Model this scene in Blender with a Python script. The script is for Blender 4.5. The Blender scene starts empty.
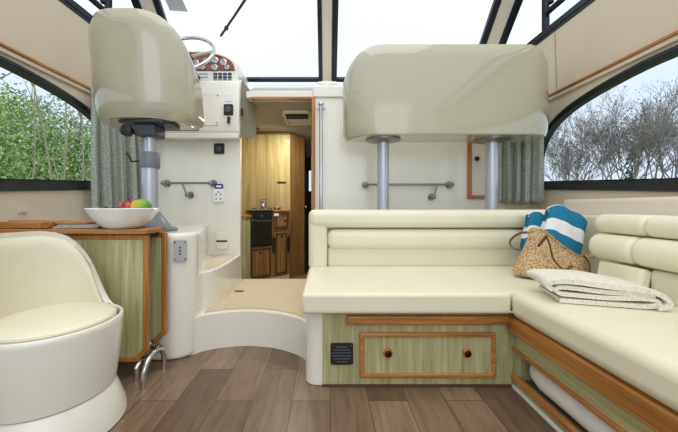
import bpy, bmesh, math, random
from math import sin, cos, pi, radians, sqrt
from mathutils import Vector, Matrix
random.seed(7)
sc = bpy.context.scene
C = sc.collection
F, CX, CY, ZC = 310.0, 327.0, 206.0, 0.75      # focal length in px, vanishing point, camera height

# ------------------------------------------------------------------ mesh builder
class MB:
    def __init__(s): s.v = []; s.f = []
    def add(s, vs, fs):
        n = len(s.v); s.v += [tuple(v) for v in vs]; s.f += [tuple(i + n for i in f) for f in fs]; return s
    def box(s, x0, x1, y0, y1, z0, z1):
        vs = [(x, y, z) for z in (z0, z1) for y in (y0, y1) for x in (x0, x1)]
        return s.add(vs, [(0,2,3,1),(4,5,7,6),(0,1,5,4),(1,3,7,5),(3,2,6,7),(2,0,4,6)])
    def prism(s, poly, a, b, axis='z'):
        def m(u, v, w): return {'z': (u, v, w), 'y': (u, w, v), 'x': (w, u, v)}[axis]
        n = len(poly)
        vs = [m(u, v, a) for u, v in poly] + [m(u, v, b) for u, v in poly]
        fs = [tuple(range(n))[::-1], tuple(range(n, 2*n))] + [(i, (i+1) % n, (i+1) % n + n, i + n) for i in range(n)]
        return s.add(vs, fs)
    def ring(s, outer, inner, a, b, axis='z'):
        def m(u, v, w): return {'z': (u, v, w), 'y': (u, w, v), 'x': (w, u, v)}[axis]
        n = len(outer)
        vs = [m(u, v, w) for w in (a, b) for P in (outer, inner) for u, v in P]
        fs = []
        for i in range(n):
            j = (i+1) % n
            fs += [(i, j, n+j, n+i), (2*n+i, 3*n+i, 3*n+j, 2*n+j), (i, 2*n+i, 2*n+j, j), (n+i, n+j, 3*n+j, 3*n+i)]
        return s.add(vs, fs)
    def lathe(s, prof, c=(0,0,0), n=32, axis='z', sx=1, sy=1):
        vs, fs = [], []
        for r, z in prof:
            for k in range(n):
                a = 2*pi*k/n
                p = (r*cos(a)*sx, r*sin(a)*sy, z)
                if axis == 'y': p = (p[0], p[2], p[1])
                if axis == 'x': p = (p[2], p[0], p[1])
                vs.append((p[0]+c[0], p[1]+c[1], p[2]+c[2]))
        m = len(prof)
        for i in range(m-1):
            for k in range(n):
                fs.append((i*n+k, i*n+(k+1) % n, (i+1)*n+(k+1) % n, (i+1)*n+k))
        if prof[0][0] > 1e-4: fs.append(tuple(range(n))[::-1])
        if prof[-1][0] > 1e-4: fs.append(tuple(range((m-1)*n, m*n)))
        return s.add(vs, fs)
    def tube(s, pts, r, n=10, closed=False, flat=1.0, cap=True):
        P = [Vector(p) for p in pts]; m = len(P); vs, fs = [], []
        up = None
        for i in range(m):
            if closed: t = P[(i+1) % m] - P[i-1]
            else: t = P[min(i+1, m-1)] - P[max(i-1, 0)]
            t.normalize()
            if up is None:
                up = Vector((0,0,1)) if abs(t.z) < .9 else Vector((0,1,0))
            sd = t.cross(up); sd.normalize(); up = sd.cross(t); up.normalize()
            rr = r[i] if isinstance(r, (list, tuple)) else r
            for k in range(n):
                a = 2*pi*k/n
                vs.append(P[i] + sd*cos(a)*rr*flat + up*sin(a)*rr)
        for i in range(m if closed else m-1):
            j = (i+1) % m
            for k in range(n):
                fs.append((i*n+k, i*n+(k+1) % n, j*n+(k+1) % n, j*n+k))
        if cap and not closed: fs += [tuple(range(n))[::-1], tuple(range((m-1)*n, m*n))]
        return s.add(vs, fs)
    def sphere(s, c, r, n=16, sx=1, sy=1, sz=1):
        prof = [(max(1e-5, r*sin(pi*i/(n//2))), -r*cos(pi*i/(n//2))*sz) for i in range(n//2+1)]
        return s.lathe(prof, c, n, sx=sx, sy=sy)
    def grid(s, rows, closed=False):
        n = len(rows[0]); vs = [p for r in rows for p in r]; fs = []
        for i in range(len(rows)-1):
            for k in range(n if closed else n-1):
                fs.append((i*n+k, i*n+(k+1) % n, (i+1)*n+(k+1) % n, (i+1)*n+k))
        return s.add(vs, fs)
    def xf(s, M):
        s.v = [tuple(M @ Vector(v)) for v in s.v]; return s

def rrect(x0, x1, y0, y1, r, n=5):
    out = []
    for cx, cy, a0 in ((x1-r, y1-r, 0), (x0+r, y1-r, 90), (x0+r, y0+r, 180), (x1-r, y0+r, 270)):
        for k in range(n+1):
            a = radians(a0 + 90*k/n); out.append((cx + r*cos(a), cy + r*sin(a)))
    return out
def smooth_pts(pts, n=6, closed=False):
    P = [Vector(p) for p in pts]; m = len(P); out = []
    for i in range(m if closed else m-1):
        g = (lambda k: P[k % m]) if closed else (lambda k: P[min(max(k, 0), m-1)])
        a, b, c, d = g(i-1), g(i), g(i+1), g(i+2)
        for k in range(n):
            t = k/n
            out.append(tuple(.5*((2*b) + (c-a)*t + (2*a-5*b+4*c-d)*t*t + (3*b-a-3*c+d)*t**3)))
    if not closed: out.append(tuple(P[-1]))
    return out

ORG = {}
def thing(name, label, cat, loc=(0,0,0), group=None, structure=False):
    o = bpy.data.objects.new(name, None); C.objects.link(o); o.location = loc; o.empty_display_size = .05
    ORG[o.name] = Vector(loc)
    if structure: o['kind'] = 'structure'
    else: o['label'] = label; o['category'] = cat
    if group: o['group'] = group
    return o
def obj(name, mb, mat, parent=None, bevel=0, seg=3, smooth=40, sub=0, solid=0, label=None):
    if parent is not None: org = ORG[parent.name]
    else:
        xs = [v[0] for v in mb.v]; ys = [v[1] for v in mb.v]; zs = [v[2] for v in mb.v]
        org = Vector(((min(xs)+max(xs))/2, (min(ys)+max(ys))/2, min(zs)))
    me = bpy.data.meshes.new(name)
    me.from_pydata([(v[0]-org.x, v[1]-org.y, v[2]-org.z) for v in mb.v], [], mb.f)
    bm = bmesh.new(); bm.from_mesh(me)
    bmesh.ops.recalc_face_normals(bm, faces=bm.faces); bm.to_mesh(me); bm.free()
    if smooth:
        for p in me.polygons: p.use_smooth = True
        try: me.set_sharp_from_angle(angle=radians(smooth))
        except Exception: pass
    o = bpy.data.objects.new(name, me); C.objects.link(o)
    for m in (mat if isinstance(mat, list) else [mat]): me.materials.append(m)
    if parent is not None: o.parent = parent
    else: o.location = org
    ORG[o.name] = org
    if solid:
        k = o.modifiers.new('solid', 'SOLIDIFY'); k.thickness = solid; k.offset = 0
    if bevel:
        k = o.modifiers.new('bevel', 'BEVEL'); k.width = bevel; k.segments = seg; k.limit_method = 'ANGLE'; k.angle_limit = radians(35)
    if sub:
        k = o.modifiers.new('sub', 'SUBSURF'); k.levels = sub; k.render_levels = sub
    if label: o['label'] = label
    return o
def tag(o, label, cat, group=None):
    o['label'] = label; o['category'] = cat
    if group: o['group'] = group
    return o
def struct(name, mb, mat, **k):
    o = obj(name, mb, mat, **k); o['kind'] = 'structure'; return o

# ------------------------------------------------------------------ materials
def srgb(c):
    return tuple(((x/255)/12.92 if x/255 <= .04045 else ((x/255+.055)/1.055)**2.4) for x in c) + (1,)
def base(name):
    m = bpy.data.materials.new(name); m.use_nodes = True
    nt = m.node_tree; b = nt.nodes['Principled BSDF']
    return m, nt, b
def coords(nt, scale=(1,1,1), rot=(0,0,0)):
    tc = nt.nodes.new('ShaderNodeTexCoord'); mp = nt.nodes.new('ShaderNodeMapping')
    mp.inputs['Scale'].default_value = scale; mp.inputs['Rotation'].default_value = rot
    nt.links.new(tc.outputs['Object'], mp.inputs['Vector']); return mp.outputs['Vector']
def noise(nt, vec, scale, detail=4, dist=0, rough=.5):
    n = nt.nodes.new('ShaderNodeTexNoise'); n.inputs['Scale'].default_value = scale
    n.inputs['Detail'].default_value = detail; n.inputs['Distortion'].default_value = dist
    n.inputs['Roughness'].default_value = rough
    nt.links.new(vec, n.inputs['Vector']); return n.outputs['Fac']
def ramp(nt, fac, stops):
    r = nt.nodes.new('ShaderNodeValToRGB'); e = r.color_ramp.elements
    while len(e) < len(stops): e.new(.5)
    for k, (p, c) in enumerate(stops): e[k].position = p; e[k].color = c
    nt.links.new(fac, r.inputs['Fac']); return r.outputs['Color']
def mixc(nt, a, b, fac=.5, mode='MULTIPLY'):
    m = nt.nodes.new('ShaderNodeMix'); m.data_type = 'RGBA'; m.blend_type = mode
    for sock, val in ((m.inputs['Factor'], fac), (m.inputs['A'], a), (m.inputs['B'], b)):
        if hasattr(val, 'links'): nt.links.new(val, sock)
        else: sock.default_value = val
    return m.outputs['Result']
def bump(nt, b, h, strength, dist=.002):
    n = nt.nodes.new('ShaderNodeBump'); n.inputs['Strength'].default_value = strength; n.inputs['Distance'].default_value = dist
    nt.links.new(h, n.inputs['Height']); nt.links.new(n.outputs['Normal'], b.inputs['Normal'])
def plain(name, rgb, rough=.5, metal=0, coat=0, var=0, vs=6, bs=0, bscale=200):
    m, nt, b = base(name); col = srgb(rgb)
    b.inputs['Base Color'].default_value = col; b.inputs['Roughness'].default_value = rough
    b.inputs['Metallic'].default_value = metal; b.inputs['Coat Weight'].default_value = coat
    b.inputs['Coat Roughness'].default_value = .05
    v = coords(nt)
    if var:
        f = noise(nt, v, vs, 5)
        d = tuple(x*(1-var) for x in col[:3]) + (1,)
        nt.links.new(ramp(nt, f, [(.3, d), (.7, col)]), b.inputs['Base Color'])
    if bs: bump(nt, b, noise(nt, v, bscale, 3), bs)
    return m
def wood(name, light, dark, axis='z', fine=55, rough=.4, coat=.2, stretch=.05):
    m, nt, b = base(name)
    s = {'x': (stretch,1,1), 'y': (1,stretch,1), 'z': (1,1,stretch)}[axis]
    v = coords(nt, s)
    f1 = noise(nt, v, fine, 6, .6, .6); f2 = noise(nt, v, fine*.22, 3, 1.2)
    mid = tuple((a+c)/2 for a, c in zip(srgb(light), srgb(dark)))
    c1 = ramp(nt, f1, [(.3, srgb(dark)), (.5, mid), (.68, srgb(light))])
    c2 = ramp(nt, f2, [(.35, (.72,.70,.66,1)), (.65, (1,1,1,1))])
    nt.links.new(mixc(nt, c1, c2, .8), b.inputs['Base Color'])
    b.inputs['Roughness'].default_value = rough; b.inputs['Coat Weight'].default_value = coat
    bump(nt, b, f1, .12, .001)
    return m
GEL = plain('gelcoat_white', (236,233,222), .22, coat=.5, var=.02)
GELS = plain('gelcoat_shell', (184,179,157), .12, coat=.8, var=.02)
LEATHER = plain('cream_vinyl', (233,228,203), .38, var=.05, vs=5, bs=.10, bscale=420)
LEATHER2 = plain('cream_vinyl_pad', (226,220,197), .42, var=.04, vs=7, bs=.10, bscale=420)
PIPE = plain('cream_piping', (205,196,160), .5)
GREENW = {a: wood('lime_ash_'+a, (206,203,156), (158,155,106), a, 60, .45, .1) for a in 'xyz'}
TEAK = {a: wood('teak_'+a, (208,144,70), (144,86,32), a, 70, .38, .3) for a in 'xyz'}
OAKD = {a: wood('galley_oak_'+a, (172,130,76), (118,84,44), a, 60, .45, .15) for a in 'xyz'}
GALW = wood('galley_panel_wood', (196,178,116), (150,130,74), 'z', 34, .45, .15)
BEIGE = plain('beige_headlining', (212,199,178), .75, var=.03, vs=3, bs=.05, bscale=600)
BEIGEL = plain('pale_beige_coaming', (226,216,200), .6, var=.03)
CARPET = plain('beige_carpet', (206,190,160), .95, var=.10, vs=160, bs=.5, bscale=500)
BLACK = plain('black_rubber', (22,24,28), .35, coat=.3)
BLACKM = plain('black_plastic', (26,26,28), .45)
DKBLUE = plain('dark_anodised_frame', (34,42,54), .3, metal=.4)
CHROME = plain('polished_steel', (205,205,205), .14, metal=1)
STEEL = plain('satin_steel', (150,148,142), .3, metal=1)
ALU = plain('grey_anodised_pole', (186,190,198), .32, metal=.55)
GREY = plain('grey_plastic', (112,116,124), .4)
DGREY = plain('dark_grey_plastic', (70,73,80), .45)
WHITE = plain('white_plastic', (238,238,236), .35)
PORC = plain('white_porcelain', (236,238,238), .15, coat=.6)
BRONZE = plain('dark_bronze', (58,36,22), .3, metal=.8)
BLUE = plain('blue_plastic', (44,64,124), .4)
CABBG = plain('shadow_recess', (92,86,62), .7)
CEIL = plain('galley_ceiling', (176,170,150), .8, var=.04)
CONS = plain('console_side', (150,144,126), .7, var=.04)

def glass_mat():
    m = bpy.data.materials.new('window_glass'); m.use_nodes = True; nt = m.node_tree; nt.nodes.clear()
    o = nt.nodes.new('ShaderNodeOutputMaterial'); t = nt.nodes.new('ShaderNodeBsdfTransparent'); g = nt.nodes.new('ShaderNodeBsdfGlossy')
    t.inputs['Color'].default_value = (.96,.98,.985,1); g.inputs['Roughness'].default_value = .02
    lw = nt.nodes.new('ShaderNodeFresnel'); lw.inputs['IOR'].default_value = 1.06
    mx = nt.nodes.new('ShaderNodeMixShader')
    nt.links.new(lw.outputs[0], mx.inputs[0]); nt.links.new(t.outputs[0], mx.inputs[1]); nt.links.new(g.outputs[0], mx.inputs[2])
    nt.links.new(mx.outputs[0], o.inputs['Surface']); return m
GLASS = glass_mat()

def floor_mat():
    m, nt, b = base('oak_plank_floor')
    v = coords(nt, (1,1,1), (0,0,radians(90))); v.node.inputs['Location'].default_value = (0, -.013, 0)
    br = nt.nodes.new('ShaderNodeTexBrick'); br.offset = .37; br.offset_frequency = 2
    br.inputs['Scale'].default_value = 1; br.inputs['Brick Width'].default_value = .62; br.inputs['Row Height'].default_value = .148
    br.inputs['Mortar Size'].default_value = .0013; br.inputs['Bias'].default_value = -.05
    br.inputs['Color1'].default_value = srgb((152,128,106)); br.inputs['Color2'].default_value = srgb((106,84,66))
    br.inputs['Mortar'].default_value = srgb((60,44,34))
    nt.links.new(v, br.inputs['Vector'])
    v2 = coords(nt, (1,.09,1)); f = noise(nt, v2, 38, 8, .8, .65); f2 = noise(nt, coords(nt, (1,.25,1)), 9, 3, 2.2)
    c = mixc(nt, br.outputs['Color'], ramp(nt, f, [(.28, (.45,.42,.40,1)), (.5, (.85,.84,.83,1)), (.72, (1.12,1.12,1.12,1))]), .75)
    c = mixc(nt, c, ramp(nt, f2, [(.35, (.72,.70,.68,1)), (.6, (1,1,1,1))]), .7)
    nt.links.new(c, b.inputs['Base Color']); b.inputs['Roughness'].default_value = .36
    bump(nt, b, f, .15, .001); return m
FLOOR = floor_mat()

def curtain_mat():
    m, nt, b = base('patterned_grey_green_fabric')
    v = coords(nt, (1,1,.8)); vo = nt.nodes.new('ShaderNodeTexVoronoi'); vo.inputs['Scale'].default_value = 130; nt.links.new(v, vo.inputs['Vector'])
    f = noise(nt, v, 90, 3)
    c1 = ramp(nt, vo.outputs['Distance'], [(.2, srgb((138,146,140))), (.6, srgb((186,190,178)))])
    nt.links.new(mixc(nt, c1, ramp(nt, f, [(.35, (.7,.73,.72,1)), (.6, (1,1,1,1))]), .7), b.inputs['Base Color'])
    b.inputs['Roughness'].default_value = .9; return m
CURT = curtain_mat()
def towel_mat():
    m, nt, b = base('blue_white_striped_towel')
    at = nt.nodes.new('ShaderNodeAttribute'); at.attribute_name = 'band'
    r = nt.nodes.new('ShaderNodeValToRGB'); r.color_ramp.interpolation = 'CONSTANT'
    bl = srgb((22,120,156)); wh = srgb((240,240,240)); e = r.color_ramp.elements
    e[0].position = 0; e[0].color = bl; e[1].position = .30; e[1].color = wh
    k = e.new(.62); k.color = bl; k = e.new(.97); k.color = wh
    nt.links.new(at.outputs['Fac'], r.inputs['Fac'])
    f = noise(nt, coords(nt), 260, 3)
    nt.links.new(mixc(nt, r.outputs['Color'], ramp(nt, f, [(.3, (.7,.7,.7,1)), (.6, (1,1,1,1))]), .7), b.inputs['Base Color'])
    b.inputs['Roughness'].default_value = .95; bump(nt, b, f, .8, .003); return m
TOWEL = towel_mat()
def weave_mat():
    m, nt, b = base('woven_straw')
    v = coords(nt, (1,1,1)); vo = nt.nodes.new('ShaderNodeTexVoronoi'); vo.inputs['Scale'].default_value = 150
    nt.links.new(v, vo.inputs['Vector'])
    c = ramp(nt, vo.outputs['Distance'], [(.1, srgb((238,216,170))), (.5, srgb((214,184,132))), (.85, srgb((140,106,64)))])
    nt.links.new(mixc(nt, c, ramp(nt, noise(nt, v, 22, 3), [(.3, (.75,.7,.66,1)), (.6, (1,1,1,1))]), .7), b.inputs['Base Color'])
    b.inputs['Roughness'].default_value = .85
    inv = nt.nodes.new('ShaderNodeInvert'); nt.links.new(vo.outputs['Distance'], inv.inputs['Color'])
    bump(nt, b, inv.outputs['Color'], 1, .006); return m
WEAVE = weave_mat()
def knit_mat():
    m, nt, b = base('cream_waffle_knit')
    v = coords(nt, (1,1,1), (0,0,radians(18))); vo = nt.nodes.new('ShaderNodeTexVoronoi'); vo.inputs['Scale'].default_value = 130; vo.inputs['Randomness'].default_value = .7
    nt.links.new(v, vo.inputs['Vector'])
    nt.links.new(ramp(nt, vo.outputs['Distance'], [(.2, srgb((240,236,224))), (.85, srgb((214,207,192)))]), b.inputs['Base Color'])
    b.inputs['Roughness'].default_value = .95
    inv = nt.nodes.new('ShaderNodeInvert'); nt.links.new(vo.outputs['Distance'], inv.inputs['Color'])
    bump(nt, b, inv.outputs['Color'], .5, .003); return m
KNIT = knit_mat()
LEATHB = plain('brown_leather_strap', (104,56,30), .45)
def fruit(name, a, bcol, sc_=14):
    m, nt, b = base(name); nt.links.new(ramp(nt, noise(nt, coords(nt), sc_, 3, .5), [(.35, srgb(a)), (.65, srgb(bcol))]), b.inputs['Base Color'])
    b.inputs['Roughness'].default_value = .25; b.inputs['Coat Weight'].default_value = .4; return m
REDM = wood('red_walnut_dash', (176,74,40), (118,36,18), 'x', 40, .15, .8)
DIAL = plain('dial_face', (168,184,192), .2, coat=.8)

# ------------------------------------------------------------------ SETTING
WX = 1.55
def wallx(z): return WX if z < 1.5 else WX - .05*min(1, (z-1.5)/.395)
def interp(y, tab):
    for (a, za), (b_, zb) in zip(tab[:-1], tab[1:]):
        if a <= y <= b_: return za + (zb-za)*(y-a)/(b_-a)
    return tab[0][1] if y < tab[0][0] else tab[-1][1]
SILL = [(.15, .745), (1.37, .812), (2.288, .871)]
ARCH = [(.15, 1.40), (.6, 1.435), (1.0, 1.452), (1.37, 1.457), (1.535, 1.455), (1.76, 1.432), (1.94, 1.398), (2.06, 1.358), (2.135, 1.318), (2.2, 1.262), (2.255, 1.19), (2.288, 1.10)]
# floor
struct('floor', MB().box(-1.6, 1.6, -.6, 1.75, -.03, 0), FLOOR, smooth=0)
for side, nm in ((-1, 'left'), (1, 'right')):
    ys = sorted(set([-.6, .149, .151, 2.287, 2.289, 2.75] + [a for a, _ in ARCH] + [.151 + 2.136*i/40 for i in range(41)]))
    w = MB()
    for a, b_ in zip(ys[:-1], ys[1:]):
        if b_ - a < 1e-6: continue
        inw = a >= .1505 and b_ <= 2.2875
        segs = []
        if inw:
            segs = [((0, interp(a, SILL)+.02), (0, interp(b_, SILL)+.02)), ((interp(a, ARCH)-.02, 1.5), (interp(b_, ARCH)-.02, 1.5)), ((1.5, 1.895), (1.5, 1.895))]
        else: segs = [((0, 1.5), (0, 1.5)), ((1.5, 1.895), (1.5, 1.895))]
        for (a0, a1), (b0, b1) in segs:
            w.add([(side*wallx(a0), a, a0), (side*wallx(b0), b_, b0), (side*wallx(b1), b_, b1), (side*wallx(a1), a, a1)], [(0,1,2,3)])
    struct('wall_'+nm, w, BEIGE, smooth=0, solid=.012)
    # side window: black frame with curved top, pane
    outl = [(y, z) for y, z in smooth_pts([(a, z, 0) for a, z in ARCH], 3) for y, z in [(y, z)]] if False else [(p[0], p[1]) for p in smooth_pts([(a, z, 0) for a, z in ARCH], 4)]
    poly = [(y, z) for y, z in SILL] + outl[::-1]
    poly = [p for i, p in enumerate(poly) if i == 0 or (Vector(p)-Vector(poly[i-1])).length > 1e-4]
    def inset(P, d):
        n = len(P); out = []
        for i in range(n):
            p0, p1, p2 = Vector(P[i-1]), Vector(P[i]), Vector(P[(i+1) % n])
            n1 = Vector((-(p1-p0).y, (p1-p0).x)).normalized(); n2 = Vector((-(p2-p1).y, (p2-p1).x)).normalized()
            k = (n1+n2); k = k/max(.4, k.length_squared)*2
            dd = .062 if (p1.y < 1.0) else d
            out.append(tuple(p1 + k*dd*.5*1.0 if False else p1 + Vector((k.x*d, k.y*dd))))
        return out
    win = thing('window_1' if side < 0 else 'window_2', '', '', (side*WX, 1.2, .8), structure=True)
    inn = inset(poly, .038)
    obj('window_frame', MB().ring(poly, inn, side*(WX-.022), side*(WX+.03), 'x'), BLACK, win, bevel=.006, seg=2)
    inn2 = inset(poly, .028)
    obj('window_gasket', MB().ring(inset(poly, .018), inset(poly, .024), side*(WX-.026), side*(WX-.020), 'x'), DKBLUE, win)
    obj('pane', MB().add([(side*(WX+.012), y, z) for y, z in inn2], [tuple(range(len(inn2)))]), GLASS, win, smooth=0)
    # teak strip + beige lip
    tr = thing('trim_1' if side < 0 else 'trim_2', '', '', (side*WX, 1.0, 1.48), structure=True)
    obj('teak_strip', MB().box(side*(WX-.03), side*(WX-.001), -.6, 2.24, 1.499, 1.515), TEAK['y'], tr, bevel=.004)
    obj('lip', MB().box(side*(WX-.022), side*(WX-.001), -.6, 2.24, 1.476, 1.499), BEIGE, tr, bevel=.003)
    # panel seam
    Y = F*1.53/228
    struct('trim_3' if side < 0 else 'trim_4', MB().add([(side*(wallx(1.52)-.008), Y-.003, 1.52), (side*(wallx(1.52)-.008), Y+.003, 1.52), (side*(wallx(1.89)-.008), F*1.494/228+.003, 1.89), (side*(wallx(1.89)-.008), F*1.494/228-.003, 1.89)], [(0,1,2,3)]), plain('seam', (170,156,134), .8))
    # roof edge frame
    rf = thing('trim_5' if side < 0 else 'trim_6', '', '', (side*1.5, 1.0, 1.89), structure=True)
    obj('roof_channel', MB().box(side*1.488, side*1.56, -.6, 2.38, 1.895, 1.962), DKBLUE, rf, bevel=.006)
    obj('roof_gasket', MB().box(side*1.482, side*1.49, -.6, 2.38, 1.918, 1.93), BLACKM, rf)
    wn = thing('window_3' if side < 0 else 'window_4', '', '', (side*1.5, 1.6, 1.96), structure=True)
    f2 = MB().box(side*1.49, side*1.525, 2.12, 2.155, 1.962, 2.42).box(side*1.49, side*1.525, -.6, 2.12, 2.062, 2.085)
    f2.box(side*1.49, side*1.525, 1.25, 1.28, 1.962, 2.062)
    obj('slider_frame', f2, DKBLUE, wn, bevel=.004)
    obj('pane', MB().box(side*1.505, side*1.51, -.6, 2.12, 1.962, 2.062), GLASS, wn, smooth=0)
    obj('latch', MB().lathe([(.016,0),(.02,.006),(.02,.02),(.012,.026)], (side*1.478, 2.05, 2.09), 14, 'z'), BLACKM, wn)
# coaming on the right wall and left wall under windows
struct('trim_7', MB().box(1.46, 1.545, -.5, 1.93, .0, .79), BEIGEL, bevel=.02)

# back bulkhead: left of door, right of door
BY = 2.3
wb = MB().box(-1.55, -.645, BY, BY+.04, 0, 1.30).box(-.104, 1.55, BY, BY+.04, 0, 1.60)
struct('wall_back', wb, GEL, smooth=0)
# dash deck over the bulkhead, up to the windscreen
prof = [(2.285, 1.555), (2.285, 1.635), (2.30, 1.652), (2.42, 1.705), (2.74, 1.825), (2.74, 1.79), (2.42, 1.665), (2.34, 1.6), (2.34, 1.555)]
struct('trim_8', MB().prism(prof, -.104, 1.545, 'x'), GEL, bevel=.006)
prof2 = [(2.30, 1.555), (2.30, 1.60), (2.74, 1.825), (2.74, 1.54), (2.34, 1.54)]
struct('trim_9', MB().prism(prof2, -.60, -.105, 'x'), GEL, bevel=.004)
# doorway wooden edging
d1 = thing('door_1', '', '', (-.37, 2.3, .19), structure=True)
obj('door_jamb', MB().box(-.113, -.088, 2.278, 2.34, .19, 1.552), TEAK['z'], d1, bevel=.004)
obj('door_header', MB().box(-.56, -.113, 2.282, 2.31, 1.535, 1.556), TEAK['x'], d1, bevel=.003)

# windscreen
def WS(x, t, off=0): return (x, 2.7-.43*t - .69*off, 1.85+.41*t - .724*off)
def wbar(mb, x0, x1, t0, t1, th=.03, o=0):
    vs = [WS(x, t, q) for q in (o, o+th) for t in (t0, t1) for x in (x0, x1)]
    return mb.add(vs, [(0,2,3,1),(4,5,7,6),(0,1,5,4),(1,3,7,5),(3,2,6,7),(2,0,4,6)])
ws = thing('window_5', '', '', (0, 2.7, 1.85), structure=True)
T1 = 1.5
m = MB(); wbar(m, -.04, .04, 0, T1, .03); wbar(m, 1.265, 1.365, 0, T1, .03); wbar(m, -1.365, -1.265, 0, T1, .03)
obj('mullion', m, BEIGEL, ws, bevel=.006)
m = MB()
for a, b_ in ((-.072, -.04), (.04, .084), (1.218, 1.265), (1.365, 1.42), (-1.265, -1.218), (-1.42, -1.365)): wbar(m, a, b_, 0, T1, .038)
for a, b_ in ((-1.22, -.07), (.08, 1.22), (1.42, 1.52), (-1.52, -1.42)): wbar(m, a, b_, -.01, .045, .038); wbar(m, a, b_, T1-.05, T1, .038)
obj('window_frame', m, DKBLUE, ws, bevel=.005)
for a, b_ in ((-1.24, -.06), (.06, 1.24), (1.4, 1.54), (-1.54, -1.4)):
    obj('pane', MB().add([WS(a, .02, .01), WS(b_, .02, .01), WS(b_, T1, .01), WS(a, T1, .01)], [(0,1,2,3)]), GLASS, ws, smooth=0)
# wiper
wp = thing('windscreen_wiper', 'thin black wiper lying diagonally on the left windscreen pane', 'wiper', WS(-.846, .577, -.03))
obj('blade', MB().tube([WS(-.846, .577, -.02), WS(-.73, .775, -.02)], .009, 8), BLACKM, wp)
obj('arm', MB().tube([WS(-.79, .67, -.035), WS(-.60, 1.0, -.045), WS(-.34, 1.45, -.04)], [.008,.010,.014], 8), BLACKM, wp)
obj('pivot_clip', MB().sphere(WS(-.79, .67, -.03), .018, 10), DGREY, wp)
st = MB().add([WS(-1.17, .89, .012), WS(-1.04, .875, .012), WS(-1.06, 1.08, .012), WS(-1.19, 1.1, .012)], [(0,1,2,3)])
tag(obj('notice_sticker', st, plain('grey_notice', (196,202,208), .6, var=.12, vs=40), smooth=0), 'pale grey notice stuck high on the windscreen left pane', 'sticker')

# raised landing with curved white step
RIS = [(-.78, 1.62), (-.735, 1.57), (-.69, 1.557), (-.625, 1.610), (-.53, 1.648), (-.434, 1.662), (-.34, 1.652), (-.254, 1.625), (-.17, 1.577), (-.111, 1.52), (-.085, 1.46)]
RP = [(p[0], p[1]) for p in smooth_pts([(a, b_, 0) for a, b_ in RIS], 4)]
struct('trim_10', MB().prism(RP + [(-.085, 2.36), (-.8, 2.36)], -.02, .186), GEL, bevel=.012, seg=4)
CP = [(x, y+.035) for x, y in RP if -.66 < x < -.11]
struct('trim_11', MB().prism(CP + [(-.095, 2.37), (-.648, 2.37)], .186, .193), CARPET, smooth=0)
tag(obj('floor_vent', MB().prism(rrect(-.60, -.545, 2.01, 2.035, .005), .192, .196), BLACKM), 'small black slot vent let into the landing carpet', 'vent')
# plinth under helm seat
PL = [(-1.53, 1.505), (-.80, 1.493), (-.745, 1.50), (-.70, 1.525), (-.672, 1.565), (-.668, 1.61), (-.685, 1.68), (-.89, 2.299), (-1.53, 2.299)]
PLs = PL[:1] + [(p[0], p[1]) for p in smooth_pts([(a, b_, 0) for a, b_ in PL[1:7]], 4)] + PL[7:]
struct('trim_12', MB().prism(PLs, 0, .618), GEL, bevel=.02, seg=4)
SB = [(-.72, 1.66), (-.69, 1.655), (-.66, 1.675), (-.635, 1.74), (-.625, 1.85), (-.622, 2.0), (-.635, 2.298), (-.92, 2.298)]
struct('trim_13', MB().prism([(p[0], p[1]) for p in smooth_pts([(a, b_, 0) for a, b_ in SB[:-1]], 4)] + SB[-1:], .0, .392), GEL, bevel=.014, seg=4)
SB2 = [(-.70, 1.76), (-.67, 1.77), (-.655, 1.84), (-.652, 2.0), (-.66, 2.27), (-.84, 2.27)]
struct('trim_14', MB().prism(SB2, .392, .396), plain('nonslip_pad', (206,190,166), .9, bs=.4, bscale=300), smooth=0)
struct('trim_15', MB().box(-.075, 1.54, 1.93, 2.298, 0, .36), GEL, bevel=.01)   # helm floor behind the bench

# ------------------------------------------------------------------ galley seen through the doorway
struct('floor_galley', MB().box(-1.0, .5, 2.36, 4.4, -.05, .02), plain('galley_floor', (120,100,80), .7), smooth=0)
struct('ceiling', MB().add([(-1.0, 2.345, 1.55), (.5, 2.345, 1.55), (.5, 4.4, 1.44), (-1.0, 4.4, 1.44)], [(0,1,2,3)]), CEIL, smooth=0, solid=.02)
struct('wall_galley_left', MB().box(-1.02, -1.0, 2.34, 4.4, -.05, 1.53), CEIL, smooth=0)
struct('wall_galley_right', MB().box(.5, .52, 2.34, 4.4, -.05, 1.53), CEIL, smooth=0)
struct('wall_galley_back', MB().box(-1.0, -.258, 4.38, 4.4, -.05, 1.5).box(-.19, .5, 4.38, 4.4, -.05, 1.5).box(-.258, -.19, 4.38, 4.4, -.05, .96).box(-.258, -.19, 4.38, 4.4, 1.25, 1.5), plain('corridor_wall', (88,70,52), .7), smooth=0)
gp = MB().box(-1.0, -.372, 3.12, 3.15, .02, 1.478)
struct('wall_galley_partition', gp, GALW, smooth=0)
gq = MB().add([(-.372, 3.12, .02), (-.245, 3.3, .02), (-.245, 3.3, 1.47), (-.372, 3.12, 1.475)], [(0,1,2,3)])
struct('trim_16', gq, OAKD['z'], solid=.012, smooth=0)
struct('trim_17', MB().tube([(-1.0, 3.112, 1.474), (-.375, 3.112, 1.474), (-.245, 3.29, 1.468)], .007, 6), OAKD['x'])
d2 = thing('door_2', '', '', (-.2, 3.6, .02), structure=True)
obj('door_leaf', MB().box(-.262, -.235, 3.32, 3.62, .02, 1.38), plain('dark_door', (48,36,30), .5), d2, bevel=.003)
obj('door_handle', MB().sphere((-.228, 3.36, .74), .016, 10).tube([(-.228, 3.36, .74), (-.226, 3.44, .74)], .007, 8), CHROME, d2)
struct('door_3', MB().box(-.17, -.14, 3.34, 3.37, .02, 1.46), TEAK['z'], bevel=.003)
wdw = thing('window_6', '', '', (-.22, 4.37, 1.0), structure=True)
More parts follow.
